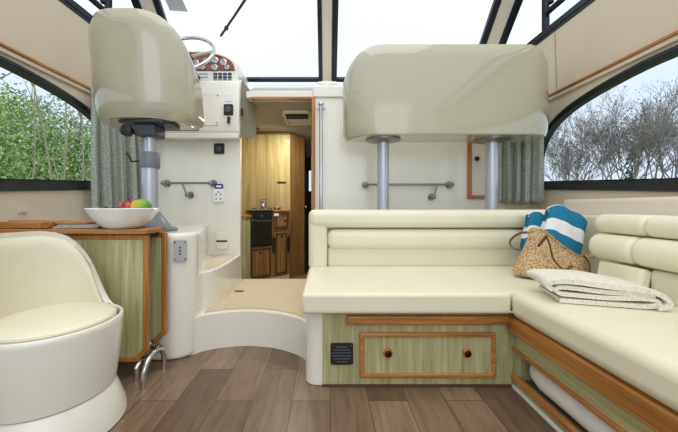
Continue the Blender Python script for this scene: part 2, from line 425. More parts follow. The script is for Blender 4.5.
obj('window_frame', MB().ring(rrect(-.27, -.18, .94, 1.27, .01), rrect(-.256, -.192, .955, 1.255, .01), 4.36, 4.385, 'y'), BLACKM, wdw)
obj('pane', MB().box(-.262, -.188, 4.388, 4.392, .95, 1.26), GLASS, wdw, smooth=0)
# towel rail slot on the partition
tag(obj('panel_handle', MB().box(-.50, -.41, 3.108, 3.12, .985, .995), BRONZE, bevel=.002), 'thin dark bar handle on the galley wood panel above the hob', 'handle')
# roof hatch in the galley ceiling
hz = lambda y: 1.55-.11*(y-2.345)/2.055
rhh = thing('roof_hatch', 'cream framed roof hatch with dark blind in the galley ceiling', 'hatch', (-.20, 2.7, 1.52))
R0 = rrect(-.365, -.13, 2.5, 2.82, .04); R1 = rrect(-.345, -.15, 2.525, 2.795, .03)
hm = MB().ring(R0, R1, -.03, 0); hm.v = [(x, y, z + hz(y) - .012) for x, y, z in hm.v]
obj('frame', hm, plain('cream_plastic', (226,214,180), .5), rhh, bevel=.006)
hm = MB().prism(R1, -.012, -.004); hm.v = [(x, y, z + hz(y) - .012) for x, y, z in hm.v]
obj('skylight', hm, plain('pale_skylight', (215,222,224), .3), rhh, smooth=0)
hm = MB().tube([(-.335, 2.56, hz(2.56)-.05), (-.155, 2.56, hz(2.56)-.05)], .02, 10)
obj('blind_roll', hm, BLACKM, rhh)
lm = thing('reading_lamp', 'small metal reading lamp on the galley ceiling edge', 'lamp', (-.72, 2.9, 1.45))
obj('lamp_base', MB().lathe([(.028,0),(.028,.01),(.01,.016)], (-.70, 2.95, hz(2.95)-.028), 12), STEEL, lm)
obj('lamp_head', MB().tube([(-.70, 2.95, hz(2.95)-.028), (-.68, 2.93, 1.475), (-.645, 2.92, 1.47)], [.006,.01,.016], 8), STEEL, lm)
# galley unit (turned to the room)
A = Vector((-.690, 2.74, 0)); B = Vector((-.358, 3.04, 0)); ax = (B-A).normalized(); nn = Vector((ax.y, -ax.x, 0)); LG = (B-A).length
MG = Matrix((( ax.x, -nn.x, 0, A.x), (ax.y, -nn.y, 0, A.y), (0,0,1,0), (0,0,0,1)))      # local: x along front, y into unit
def G(mb): return mb.xf(MG)
kit = thing('galley_unit', 'galley cabinet with oak doors beyond the doorway', 'cabinet', (A.x, A.y, .02))
obj('carcass', G(MB().box(0, LG, .012, .07, .08, .695)), OAKD['z'], kit)
obj('kickboard', G(MB().box(0.02, LG, .02, .06, .02, .08)), GEL, kit)
obj('worktop', G(MB().box(.245, LG+.01, -.012, .08, .695, .712)), TEAK['x'], kit, bevel=.003)
def gdoor(x0, x1, z0, z1, name, knob=None):
    d = obj(name, G(MB().box(x0, x1, -.006, .012, z0, z1)), OAKD['z'], kit, bevel=.003)
    obj('door_bead', G(MB().ring(rrect(x0+.008, x1-.008, z0+.008, z1-.008, .004), rrect(x0+.02, x1-.02, z0+.02, z1-.02, .004), -.011, -.004, 'y')), plain('dark_oak_bead', (78,48,24), .5), d)
    if knob: obj('knob', G(MB().sphere((knob[0], -.02, knob[1]), .011, 10)), BRONZE, d)
gdoor(.012, .225, .10, .372, 'cupboard_door', (.10, .33))
dd = None
gdoor(.262, .405, .10, .50, 'cupboard_door', (.335, .46))
gdoor(.262, .420, .535, .685, 'drawer', (.375, .61))
for xx in (.250, .418):
    obj('strap_hinge', G(MB().prism([(xx-.012, .33), (xx, .30), (xx+.012, .33), (xx+.012, .44), (xx, .47), (xx-.012, .44)], -.016, -.006, 'y')), BLACKM, kit)
ov = thing('oven', 'black built-in gas cooker with glass door in the galley', 'oven', (A.x+.1, A.y, .38))
obj('oven_body', G(MB().box(.008, .232, -.012, .06, .385, .70)), BLACKM, ov, bevel=.004)
obj('oven_door', G(MB().box(.016, .224, -.022, -.012, .40, .625)), plain('oven_glass', (16,17,18), .08, coat=1), ov, bevel=.004)
obj('door_handle', G(MB().tube([(.03, -.04, .615), (.21, -.04, .615)], .006, 8).box(.035, .045, -.04, -.02, .611, .619).box(.195, .205, -.04, -.02, .611, .619)), STEEL, ov)
for k in range(5): obj('control_knob', G(MB().lathe([(.013,0),(.012,.016),(.004,.018)], (.03+.045*k, -.012, .662), 12, 'y').xf(Matrix.Identity(4))), STEEL if k == 2 else BLACK, ov)
obj('hob', G(MB().box(.004, .236, -.016, .07, .70, .712)), BLACKM, ov, bevel=.003)
for k in range(3):
    pg = MB().tube([(.03+.08*k, .0, .712), (.03+.08*k, .0, .73), (.07+.08*k, .0, .73), (.07+.08*k, .0, .712)], .004, 6)
    obj('pan_support', G(pg), BLACKM, ov)
kt = thing('kettle', 'small polished steel kettle standing on the galley hob', 'kettle', tuple(MG @ Vector((.165, .03, .73))))
kc = MG @ Vector((.165, .03, .735))
obj('kettle_body', MB().lathe([(.032,0),(.036,.012),(.03,.04),(.012,.052),(.002,.055)], tuple(kc), 18), CHROME, kt)
obj('kettle_handle', MB().tube([kc+Vector((-.03,0,.03)), kc+Vector((-.02,0,.075)), kc+Vector((.02,0,.075)), kc+Vector((.03,0,.03))], .004, 6), BLACKM, kt)
obj('spout', MB().tube([kc+Vector((.03,0,.02)), kc+Vector((.055,0,.045))], [.008,.005], 8), CHROME, kt)
sg = thing('sugar_pot', 'small steel pot with lid on the galley worktop', 'pot', tuple(MG @ Vector((.31, .03, .712))))
kc = MG @ Vector((.31, .03, .713))
obj('pot_body', MB().lathe([(.03,0),(.034,.01),(.034,.022)], tuple(kc), 16), STEEL, sg)
obj('lid', MB().lathe([(.036,.022),(.02,.03),(.004,.033),(.005,.042),(.001,.044)], tuple(kc), 16), CHROME, sg)
tag(obj('switch_plate', G(MB().box(.252, .30, -.016, -.007, .655, .68)), WHITE), 'small white switch plate on the front of the galley unit', 'switch')
le = thing('galley_end_cabinet', 'pale wood cabinet end with teak top just inside the doorway left', 'cabinet', (-.66, 2.47, .02))
obj('side_panel', MB().box(-.99, -.642, 2.43, 2.6, .02, .652), GREENW['z'], le, bevel=.003)
obj('worktop', MB().box(-.995, -.634, 2.42, 2.61, .652, .678), TEAK['x'], le, bevel=.004)

# ------------------------------------------------------------------ helm console
hc = thing('helm_console', 'white moulded helm console with arched instrument pod beside the companionway', 'console', (-1.05, 2.3, 1.2))
prof = [(2.235, 1.262), (2.222, 1.275), (2.215, 1.30), (2.235, 1.60), (2.26, 1.665), (2.34, 1.70), (2.36, 1.71), (2.36, 1.262)]
obj('console_body', MB().prism(prof, -1.545, -.632, 'x'), GEL, hc, bevel=.018, seg=4)
obj('lower_lip', MB().box(-1.545, -.636, 2.222, 2.298, 1.235, 1.275), GEL, hc, bevel=.008)
side_ = [(2.29, 1.255), (2.36, 1.50), (2.42, 1.70), (2.44, 1.82), (2.74, 1.62), (2.74, 1.255)]
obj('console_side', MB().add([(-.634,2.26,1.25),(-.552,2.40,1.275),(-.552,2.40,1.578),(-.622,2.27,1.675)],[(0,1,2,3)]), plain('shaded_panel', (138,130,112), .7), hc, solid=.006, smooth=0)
def fy(z): return 2.215 + .02*(z-1.30)/.30      # console front face
hp = MB().prism(rrect(-1.12, -.762, 1.325, 1.565, .03), 0, .006, 'y'); hp.v = [(x, fy(z)-.005+y, z) for x, y, z in hp.v]
pd = obj('access_panel', hp, GEL, hc, bevel=.002)
for x, z in ((-.785, 1.545), (-.785, 1.345), (-1.0, 1.345), (-.93,1.545)): obj('screw', MB().sphere((x, fy(z)-.006, z), .006, 8), STEEL, pd)
# arched pod
def arch(cx, hw, z0, h, n=28): return [(cx + hw*(abs(cos(pi*k/n))**.75)*(1 if cos(pi*k/n) >= 0 else -1), z0 + h*sin(pi*k/n)**.8) for k in range(n+1)]
pod = MB().prism([(-.668, 1.66)] + arch(-1.05, .385, 1.78, .145) + [(-1.435, 1.66)], 2.33, 2.62, 'y')
obj('instrument_pod', pod, GEL, hc, bevel=.018, seg=4)
dp = obj('dash_panel', MB().prism(arch(-1.05, .358, 1.765, .138), 2.322, 2.331, 'y'), REDM, hc, bevel=.002)
for px, py, r in [(a_, b_, c_*.74) for a_, b_, c_ in ((196,63,.030),(206,61.5,.030),(215,60.5,.034),(223.5,62.5,.034),(203,68,.022),(214.5,67.5,.032),(227,67.5,.024))]:
    x = (px-CX)*2.32/F; z = ZC+(CY-py)*2.32/F
    g = obj('gauge', MB().lathe([(r,0),(r,-.008),(r*.86,-.010)], (x, 2.322, z), 18, 'y'), CHROME, dp)
    obj('dial', MB().lathe([(r*.8,-.0105),(r*.8,-.012)], (x, 2.322, z), 18, 'y'), DIAL, g)
    obj('needle', MB().box(x-.002, x+.002, 2.3085, 2.3095, z, z+r*.7), BLACKM, g)
sp = obj('switch_panel', MB().prism(rrect(-1.40, -.70, 1.672, 1.758, .012), 2.322, 2.331, 'y'), WHITE, hc, bevel=.002)
for k in range(3):
    for j in range(4):
        x = -.835+.036*j; z = 1.688+.025*k
        obj('rocker_switch', MB().box(x-.014, x+.014, 2.314, 2.322, z-.008, z+.008), [BLUE, BLACKM, BLACKM, BLUE][(k+j) % 4] if j > 0 else DGREY, sp, bevel=.002)
for k in range(3):
    obj('legend_strip', MB().box(-.96, -.89, 2.319, 2.322, 1.686+.025*k, 1.692+.025*k), plain('grey_legend', (150,152,158), .5), sp)
th = obj('throttle_base', MB().lathe([(.032,0),(.034,.014),(.016,.03)], (-.965, 2.27, 1.685), 16), BLACKM, hc)
obj('throttle_lever', MB().tube([(-.965, 2.27, 1.70), (-.97, 2.24, 1.76), (-.972, 2.225, 1.785)], [.009,.009,.018], 10), BLACKM, th)
# square switch and key below
isw = obj('ignition_panel', MB().prism(rrect(-.738, -.672, 1.40, 1.478, .008), fy(1.44)-.014, fy(1.44)+.004, 'y'), BLACKM, hc, bevel=.003)
obj('ignition_ring', MB().lathe([(.024,0),(.024,-.006),(.017,-.007)], (-.705, fy(1.44)-.013, 1.44), 18, 'y'), DGREY, isw)
obj('key', MB().lathe([(.012,0),(.012,-.012),(.004,-.02)], (-.70, fy(1.37)-.002, 1.375), 12, 'y').box(-.706, -.690, fy(1.37)-.03, fy(1.37)-.012, 1.335, 1.38), BLACKM, isw)
obj('small_switch', MB().prism(rrect(-.73, -.68, 1.50, 1.56, .006), fy(1.53)-.006, fy(1.53)+.004, 'y'), WHITE, hc, bevel=.002)
obj('side_catch', MB().box(-.628, -.612, 2.255, 2.27, 1.41, 1.46), BLACKM, hc, bevel=.003)
# steering wheel
swc = Vector((-.975, 2.13, 1.80)); bt = radians(57)
nrm = Vector((0, -sin(bt), cos(bt))); e1 = Vector((1,0,0)); e2 = nrm.cross(e1)
sw = thing('steering_wheel', 'polished steel ring steering wheel in front of the red wood dash', 'steering wheel', tuple(swc))
obj('rim', MB().tube([swc + e1*.195*cos(2*pi*k/40) + e2*.195*sin(2*pi*k/40) for k in range(40)], .0125, 10, closed=True), CHROME, sw)
for a in (8, 172, 270):
    a = radians(a); obj('spoke', MB().tube([swc - nrm*.03, swc + (e1*cos(a)+e2*sin(a))*.19], [.010,.007], 8), CHROME, sw)
obj('hub', MB().sphere(swc - nrm*.03, .04, 14), BLACKM, sw)
obj('column', MB().tube([swc - nrm*.03, swc - nrm*.24], .024, 12), GREY, sw)

# wall fixtures on the bulkhead, left part
def wplate(name, px0, px1, py0, py1, th, mat, Y=BY, r=.008, bevel=.003, parent=None):
    x0, x1 = (px0-CX)*Y/F, (px1-CX)*Y/F; z0, z1 = ZC+(CY-py1)*Y/F, ZC+(CY-py0)*Y/F
    return obj(name, MB().prism(rrect(x0, x1, z0, z1, r), Y-th, Y, 'y'), mat, parent, bevel=bevel)
def pt(px, py, Y): return Vector(((px-CX)*Y/F, Y, ZC+(CY-py)*Y/F))
v = thing('switch_plate', 'square black switch plate high on the white bulkhead near the doorway', 'switch', pt(219.5, 154, BY))
wplate('plate', 214.3, 224.6, 143.5, 154, .012, BLACKM, parent=v)
q = pt(219.5, 149, BY)
obj('dial', MB().lathe([(.022,0),(.022,-.008),(.014,-.010)], (q.x, BY-.011, q.z), 16, 'y'), DGREY, v)
so = thing('power_socket', 'white double power socket with blue label under the grab rail end', 'socket', pt(219, 203, BY))
wplate('faceplate', 213.8, 224.2, 189, 202, .018, WHITE, parent=so)
wplate('meter_label', 215, 223.4, 184, 188.8, .014, BLUE, parent=so)
wplate('readout', 217, 222, 185.6, 187.4, .0155, WHITE, parent=so, r=.003, bevel=0)
for px, py in ((217,194.5),(221.5,194.5),(217,199),(221.5,199),(219.2,192.2)):
    q = pt(px, py, BY); obj('pin_hole', MB().box(q.x-.005, q.x+.005, BY-.0195, BY-.018, q.z-.005, q.z+.005), DGREY, so)
cv = thing('toilet_control_panel', 'white rounded cover with black slot low on the bulkhead above the step', 'cover', pt(223, 249, BY))
wplate('cover', 216.5, 229, 232.5, 249, .016, GEL, parent=cv, r=.03)
wplate('slot', 217.2, 228, 240, 241.8, .018, BLACKM, parent=cv, r=.002, bevel=0)
def rail(name, label, ends, posts, yr, standoff=.055):
    t = thing(name, label, 'rail', (ends[0]+ends[1])/2)
    a, b_ = ends
    obj('bar', MB().tube([a, b_], .008, 12), STEEL, t)
    for e in (a, b_):
        obj('end_bracket', MB().sphere(e, .017, 14).tube([e, (e.x, BY, e.z)], .009, 10).lathe([(.028,-.008),(.028,0)], (e.x, BY, e.z), 16, 'y'), STEEL, t)
    for top, foot in posts:
        obj('post', MB().tube([top, foot], .007, 10).sphere(foot, .016, 12).tube([foot, (foot.x, BY, foot.z)], .010, 10).lathe([(.026,-.008),(.026,0)], (foot.x, BY, foot.z), 16, 'y'), STEEL, t)
    return t
Yr = BY-.06
rail('foot_rail', 'steel foot rail on the left bulkhead beside the white socket', (pt(163, 183, Yr), pt(210.5, 183, Yr)), [(pt(182, 183, Yr), pt(187, 195, Yr))], Yr)
rail('foot_rail', 'long steel foot rail on the bulkhead under the double helm seat', (pt(366, 184.5, Yr), pt(452, 184.5, Yr)), [(pt(437, 184.5, Yr), pt(434, 197, Yr)), (pt(384, 184.5, Yr), pt(387, 197, Yr))], Yr)
hr = thing('grab_handle', 'tall vertical steel handrail beside the doorway jamb', 'handrail', pt(321, 212, 2.24))
a0 = pt(321, 104, 2.24)
obj('bar', MB().tube([(a0.x, a0.y, .362), (a0.x, a0.y, a0.z)], .012, 12), CHROME, hr)
for z in (a0.z, .40): obj('bracket', MB().tube([(a0.x, a0.y, z), (a0.x, BY, z)], .011, 10).sphere((a0.x, a0.y, z), .02, 12).lathe([(.032,-.01),(.032,0)], (a0.x, BY, z), 18, 'y'), CHROME, hr)
# teak framed locker hatch
lk = thing('locker_hatch', 'beige locker hatch in a teak frame behind the right helm post', 'hatch', pt(486, 198, BY))
x0, x1, z0, z1 = (467-CX)*BY/F, (505-CX)*BY/F, ZC+(CY-199)*BY/F, ZC+(CY-112)*BY/F
obj('hatch_frame', MB().ring([(x0,z0),(x1,z0),(x1,z1),(x0,z1)], [(x0+.03,z0+.026),(x1-.03,z0+.026),(x1-.03,z1-.03),(x0+.03,z1-.03)], BY-.018, BY, 'y'), TEAK['z'], lk, bevel=.004)
hd = obj('hatch_door', MB().box(x0+.03, x1-.03, BY-.01, BY, z0+.026, z1-.03), BEIGEL, lk, bevel=.003)
q = pt(476, 159, BY); obj('knob', MB().sphere((q.x, BY-.018, q.z), .018, 12), BRONZE, hd)
q = pt(479, 138.5, BY); obj('catch', MB().box(q.x-.018, q.x+.018, BY-.022, BY-.01, q.z-.016, q.z+.016), STEEL, hd, bevel=.003)
struct('trim_18', MB().box((505-CX)*BY/F, 1.545, BY-.012, BY, .36, 1.5), BEIGE, smooth=0)

# curtains
def curtain(name, label, p0, p1, ztop, zbot, folds, amp, parent=None, taper=.82):
    a, b_ = Vector(p0+(0,)), Vector(p1+(0,)); d = b_-a; nrm_ = Vector((d.y, -d.x, 0)).normalized()
    rows = []
    for j in range(25):
        t = j/24; z = ztop + (zbot-ztop)*t; row = []
        tp = taper + (1-taper)*t**.7
        for i in range(folds*12+1):
            s = i/(folds*12)
            ph = s*folds*2*pi + .4*sin(3*t+s*5)
            off = amp*(sin(ph) + .35*sin(2.3*ph+1))*(.7+.3*t)
            p = a + d*s*tp + nrm_*(off+.02); row.append((p.x, p.y, z + .004*sin(ph)*t))
        rows.append(row)
    o = obj(name, MB().grid(rows), CURT, solid=.003); return tag(o, label, 'curtain')
curtain('curtain', 'patterned grey green curtain hanging at the left window front end', (-1.515, 1.985), (-1.29, 2.185), 1.495, .685, 4, .032, taper=.8)
curtain('curtain', 'patterned grey green curtain hanging behind the double helm seat at the right window', (1.512, 2.14), (1.215, 2.225), 1.495, .775, 5, .030, taper=.92)

# ------------------------------------------------------------------ helm seats (moulded shells seen from behind)
def shell_seat(root, xl, xr, yb, depth, z0, ztop, zwing, R, mat, fp=1.35, bot=.94, lean=0.0, flat=.6):
    """open-front tub shell: plan path runs wing - back - wing"""
    path = []
    n = 10
    path.append((xl, yb+depth)); path.append((xl, yb+R+ (depth-R)*.5))
    for k in range(n+1):
        a = pi + (pi/2)*k/n; path.append((xl+R+R*cos(a), yb+R+R*sin(a)))
    m_ = 8
    for k in range(1, m_): path.append((xl+R+(xr-xl-2*R)*k/m_, yb))
    for k in range(n+1):
        a = 1.5*pi + (pi/2)*k/n; path.append((xr-R+R*cos(a), yb+R+R*sin(a)))
    path.append((xr, yb+R+(depth-R)*.5)); path.append((xr, yb+depth))
    cx = (xl+xr)/2; cy = yb+depth*.55
    H = 14
    def build(inset_, zadd):
        rows = []
        for j in range(H+1):
            t = j/H; row = []
            for (x, y) in path:
                fr = max(0, (y-yb)/depth); sx_ = abs(x-cx)/((xr-xl)/2)
                zt = ztop + (zwing-ztop)*(fr**fp) - .035*max(0, (sx_-flat)/(1-flat))**2.5 + zadd
                s = bot + (1-bot)*sqrt(max(0, 1-(1-min(1, t/.2))**2))
                z = z0 + (zt-z0)*t
                crown = 1 - .0*t
                xx = cx + (x-cx)*s*crown; yy = cy + (y-cy)*s
                dx, dy = xx-cx, yy-cy; L = max(1e-6, sqrt(dx*dx+dy*dy))
                # rounded lip at the top
                lip = .012*max(0, (t-.9)/.1)**2
                # inset towards the seat centre along plan normal approx
                ix = inset_ + lip
                xx = xx - max(-1, min(1, dx/((xr-xl)/2)))*ix; yy = yy + max(0, min(1, (yb+R-y)/R))*ix + (-lean)*(t-.5)
                row.append((xx, yy, z))
            rows.append(row)
        return rows
    outer = build(0, 0); inner = build(.035, -.004)
    mb = MB(); mb.grid(outer); n0 = len(mb.v); mb.grid(inner)
    npth = len(path)
    for k in range(npth-1):
        mb.f.append((H*npth+k, H*npth+k+1, n0+H*npth+k+1, n0+H*npth+k))
        mb.f.append((k, k+1, n0+k+1, n0+k))
    for j in range(H):
        for k in (0, npth-1): mb.f.append((j*npth+k, (j+1)*npth+k, n0+(j+1)*npth+k, n0+j*npth+k))
    obj('seat_shell', mb, mat, root, smooth=50)
    # underside pan
    pan = [(x, y) for x, y, z in outer[0]]
    pan += [(xr-.02, yb+depth), (xl+.02, yb+depth)]
    pp = [(cx+(x-cx)*.985, cy+(y-cy)*.985) for x, y in pan]
    obj('seat_pan', MB().prism(pp, z0-.006, z0+.03), mat, root, bevel=.004)
    cu = [(cx+(x-cx)*.86, cy+(y-cy)*.86+.02) for x, y in pan]
    obj('seat_cushion', MB().prism(cu, z0+.03, z0+.15), LEATHER, root, bevel=.03)
    bm_ = build(.05, -.03); bm2 = build(.11, -.06)
    bb = MB(); sel = range(3, len(path)-3)
    bo = [[r[k] for k in sel] for r in bm_[4:]]; bi = [[r[k] for k in sel] for r in bm2[4:]]
    bb.grid(bo); n1 = len(bb.v); bb.grid(bi); w_ = len(bo[0]); h_ = len(bo)
    for k in range(w_-1):
        bb.f.append(((h_-1)*w_+k, (h_-1)*w_+k+1, n1+(h_-1)*w_+k+1, n1+(h_-1)*w_+k)); bb.f.append((k, k+1, n1+k+1, n1+k))
    for j in range(h_-1):
        for k in (0, w_-1): bb.f.append((j*w_+k, (j+1)*w_+k, n1+(j+1)*w_+k, n1+j*w_+k))
    obj('back_cushion', bb, LEATHER, root)
ds = thing('helm_bench', 'wide cream moulded helm bench on two grey posts behind the sofa', 'seat', (.8, 2.0, .36))
shell_seat(ds, .104, 1.44, 1.85, .25, 1.185, 1.722, 1.60, .24, GELS, bot=.97, flat=.7, fp=1.2)
for px in (383, 491.5):
    x = (px-CX)*2.0/F
    p = obj('post', MB().lathe([(.038,.36),(.038,1.175)], (x, 2.0, 0), 24), ALU, ds)
    obj('post_foot', MB().lathe([(.09,.36),(.09,.37),(.05,.40),(.038,.42)], (x, 2.0, 0), 24), GREY, p)
    obj('mounting_plate', MB().lathe([(.06,1.158),(.112,1.170),(.112,1.184)], (x, 2.0, 0), 28), STEEL, p)
hs = thing('helm_chair', 'single cream moulded helm chair on a thick adjustable pedestal', 'seat', (-.95, 1.66, .618))
shell_seat(hs, -1.252, -.727, 1.50, .32, 1.200, 1.700, 1.49, .22, GELS, bot=.88, lean=.05, flat=.45, fp=1.5)
px0 = -.948; Yp = 1.66
obj('pedestal', MB().lathe([(.040,.62),(.040,.965)], (px0, Yp, 0), 24), ALU, hs)
obj('inner_post', MB().lathe([(.026,.96),(.026,1.13)], (px0, Yp, 0), 20), ALU, hs)
cl = obj('clamp_collar', MB().lathe([(.047,.952),(.049,.958),(.049,1.03),(.045,1.036),(.03,1.037)], (px0, Yp, 0), 24), GREY, hs)
obj('clamp_lever', MB().tube([(px0-.045, Yp-.01, .99), (px0-.085, Yp-.02, .985), (px0-.11, Yp-.02, 1.03)], .006, 8), BLACKM, cl)
obj('mount_block', MB().box(px0-.055, px0+.055, Yp-.06, Yp+.06, 1.115, 1.18), DGREY, hs, bevel=.012)
obj('adjuster_knob', MB().lathe([(.026,0),(.03,-.01),(.028,-.035),(.02,-.04)], (px0-.075, Yp-.055, 1.135), 18, 'y'), BLACKM, hs)
obj('mounting_plate', MB().prism([(px0-.125, Yp-.07), (px0+.10, Yp-.10), (px0+.135, Yp+.02), (px0+.12, Yp+.09), (px0-.10, Yp+.09)], 1.178, 1.192), DGREY, hs, bevel=.004)
obj('pedestal_foot', MB().lathe([(.135,.62),(.135,.628),(.105,.64),(.075,.68),(.052,.715),(.041,.72)], (px0, Yp, 0), 32), GREY, hs)
obj('slide_handle', MB().tube([(px0+.12, Yp-.1, 1.17), (px0+.2, Yp-.14, 1.16)], .006, 8), BLACKM, hs)

# info plate on plinth
ip = thing('instruction_plate', 'small grey metal plate screwed to the white plinth beside the table', 'plate', pt(180, 261, 1.50))
q0, q1 = pt(173.8, 240, 1.497), pt(186, 261.5, 1.497)
MI = Matrix.Translation((q0.x, 1.497, 0)) @ Matrix.Rotation(radians(14), 4, 'Z') @ Matrix.Translation((-q0.x, -1.494, 0))
obj('plate', MB().prism(rrect(q0.x, q1.x, q1.z, q0.z, .004), 1.485, 1.494, 'y').xf(MI), plain('brushed_plate', (178,178,176), .55), ip, bevel=.001)
for fx in (.12, .88):
    for fz in (.1, .9):
        obj('screw', MB().sphere((q0.x+(q1.x-q0.x)*fx, 1.485, q1.z+(q0.z-q1.z)*fz), .004, 8).xf(MI), DGREY, ip)
for fz in (.35, .5, .65):
    obj('symbol', MB().sphere((q0.x+(q1.x-q0.x)*(.5+.1*(fz-.5)), 1.485, q1.z+(q0.z-q1.z)*fz), .005, 8).xf(MI), DGREY, ip)

# ------------------------------------------------------------------ sofa: bench along the bulkhead
bs = thing('bench_sofa', 'cream vinyl bench with drawer front running below the double helm seat', 'sofa', (.55, 1.55, 0))
obj('base', MB().prism(rrect(-.092, .745, 1.292, 1.90, .05), 0, .318), GEL, bs, bevel=.006)
FYB = 1.285
obj('front_panel', MB().box(-.018, .786, FYB, FYB+.012, .004, .318), GREENW['z'], bs)
obj('skirting', MB().box(-.02, .762, FYB-.003, FYB, .0, .012), plain('brown_skirting', (84,62,46), .6), bs)
def fx(px): return (px-CX)*FYB/F
def fz(py): return ZC+(CY-py)*FYB/F
obj('wood_rail', MB().box(fx(346.5), .752, FYB-.022, FYB, fz(323), fz(314.5)), TEAK['x'], bs, bevel=.005)
dr = obj('drawer', MB().box(fx(361), fx(493), FYB-.006, FYB, fz(375), fz(333)), GREENW['z'], bs)
obj('drawer_moulding', MB().ring([(fx(359.5),fz(376.5)),(fx(494.5),fz(376.5)),(fx(494.5),fz(331.5)),(fx(359.5),fz(331.5))], [(fx(364),fz(372.5)),(fx(490.5),fz(372.5)),(fx(490.5),fz(336)),(fx(364),fz(336))], FYB-.016, FYB, 'y'), TEAK['x'], dr, bevel=.005)
for px in (387.5, 466):
    k = obj('knob', MB().lathe([(.019,0),(.019,-.006),(.015,-.010),(.012,-.010)], (fx(px), FYB-.006, fz(352)), 18, 'y'), TEAK['y'], dr)
    obj('latch_button', MB().lathe([(.013,-.009),(.013,-.014),(.006,-.017)], (fx(px), FYB-.006, fz(352)), 16, 'y'), BRONZE, k)
vt = obj('air_vent', MB().prism(rrect(fx(330.5), fx(353), fz(364), fz(342.5), .008), FYB-.008, FYB, 'y'), BLACKM, bs, bevel=.002)
for k in range(6):
    z = fz(360.5)+ (fz(346)-fz(360.5))*k/5; h = sqrt(max(0, .036**2-(z-fz(353.2))**2))+.004
    obj('louvre', MB().box(fx(341.7)-h, fx(341.7)+h, FYB-.013, FYB-.008, z-.003, z+.003), DGREY, vt, bevel=.001)
for a in (332.8, 350.8):
    for b_ in (345, 361.7): obj('screw', MB().sphere((fx(a), FYB-.008, fz(b_)), .003, 6), STEEL, vt)
def cushion_x(poly, x0, x1): return MB().prism(poly, x0, x1, 'x')
obj('seat_cushion', MB().prism([(-.102, 1.232), (.736, 1.232), (.736, 1.264), (1.26, 1.264), (1.26, 1.388), (1.38, 1.388), (1.38, 1.83), (-.102, 1.83)], .318, .402), LEATHER, bs, bevel=.034, seg=6)
obj('cushion_piping', MB().tube([(-.09, 1.236, .327), (.74, 1.236, .327)], .004, 6), PIPE, bs)
obj('backrest_board', MB().box(-.10, 1.38, 1.83, 1.90, .318, .70), LEATHER2, bs, bevel=.01)
obj('end_bolster', MB().box(-.106, .002, 1.762, 1.86, .385, .727), LEATHER, bs, bevel=.03, seg=5)
obj('back_pad', MB().box(.004, 1.38, 1.79, 1.85, .395, .515), LEATHER2, bs, bevel=.018, seg=4)
obj('lumbar_roll', MB().box(.000, 1.38, 1.762, 1.86, .500, .618), LEATHER, bs, bevel=.045, seg=6)
obj('top_roll', MB().box(-.106, 1.381, 1.752, 1.88, .625, .729), LEATHER, bs, bevel=.040, seg=6)
# side bench
sb = thing('side_bench', 'cream vinyl side bench with teak lip and open locker along the right wall', 'sofa', (1.05, .6, 0))
obj('wood_lip', MB().box(.742, .775, -.3, 1.284, .238, .300), TEAK['y'], sb, bevel=.006)
obj('upper_panel', MB().box(.772, .785, -.3, 1.283, .165, .238), GREENW['y'], sb)
obj('locker_rail', MB().box(.762, .786, -.3, 1.283, .155, .170), TEAK['y'], sb, bevel=.004)
obj('locker_rail', MB().box(.758, .786, -.3, 1.283, .040, .056), TEAK['y'], sb, bevel=.004)
obj('kick_panel', MB().box(.772, .785, -.3, 1.283, .004, .040), GREENW['y'], sb)
obj('skirting', MB().box(.766, .772, -.3, 1.283, 0, .012), WHITE, sb)
obj('locker_end', MB().box(.77, 1.1, 1.262, 1.282, .004, .238), GREENW['z'], sb)
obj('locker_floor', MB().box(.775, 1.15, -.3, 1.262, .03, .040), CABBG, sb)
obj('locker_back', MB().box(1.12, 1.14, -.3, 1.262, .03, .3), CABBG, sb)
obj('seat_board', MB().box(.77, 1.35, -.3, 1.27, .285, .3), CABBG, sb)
obj('seat_cushion', MB().box(.738, 1.22, -.3, 1.262, .301, .408), LEATHER, sb, bevel=.034, seg=6)
obj('backrest_board', MB().box(1.27, 1.44, -.3, 1.385, .30, .70).box(1.40, 1.45, 1.386, 1.90, .30, .70), LEATHER2, sb, bevel=.01)
for (a, b_) in ((-.3, 1.158), (1.162, 1.385)):
    obj('top_roll', MB().prism(rrect(1.185, 1.34, .632, .714, .038, 6), a, b_, 'y'), LEATHER, sb, bevel=.022 if b_ > 1.2 else .008, seg=4)
for (a, b_) in ((-.3, 1.178), (1.182, 1.385)):
    obj('lumbar_roll', MB().prism(rrect(1.155, 1.32, .520, .630, .05, 6), a, b_, 'y'), LEATHER, sb, bevel=.026 if b_ > 1.2 else .008, seg=4)
obj('corner_pad', MB().box(1.383, 1.402, 1.388, 1.90, .395, .70), LEATHER2, sb, bevel=.012)
obj('back_pad', MB().box(1.19, 1.28, -.3, 1.150, .395, .517), LEATHER2, sb, bevel=.018, seg=4)
lc = MB().box(-.017, .024, -.100, .105, 0, .108)
lc.xf(Matrix.Translation((1.166, 1.240, .409)) @ Matrix.Rotation(radians(-4), 4, 'Z') @ Matrix.Rotation(radians(10), 4, 'Y'))
tag(obj('loose_cushion', lc, LEATHER, bevel=.014, seg=5), 'small square cream cushion leaning upright behind the folded blanket', 'cushion')
# rolled white bedding in the locker
rr = MB()
n = 30
rows = []
for i in range(26):
    y = 1.225 - 1.45*i/25; e = 1 if 0 < i < 25 else .8
    rows.append([(.855 + .068*e*abs(cos(2*pi*k/24))**.6*(1 if cos(2*pi*k/24)>0 else -1), y, .0985 + .056*e*sin(2*pi*k/24)*(1+.04*sin(i*.7+k))) for k in range(24)])
rr.grid(rows, closed=True); rr.f += [tuple(range(24)), tuple(range(25*24, 26*24))]
tag(obj('rolled_bedding', rr, plain('white_cotton', (236,236,230), .9, var=.04)), 'white rolled bedding stowed in the open locker under the side bench', 'bedding')

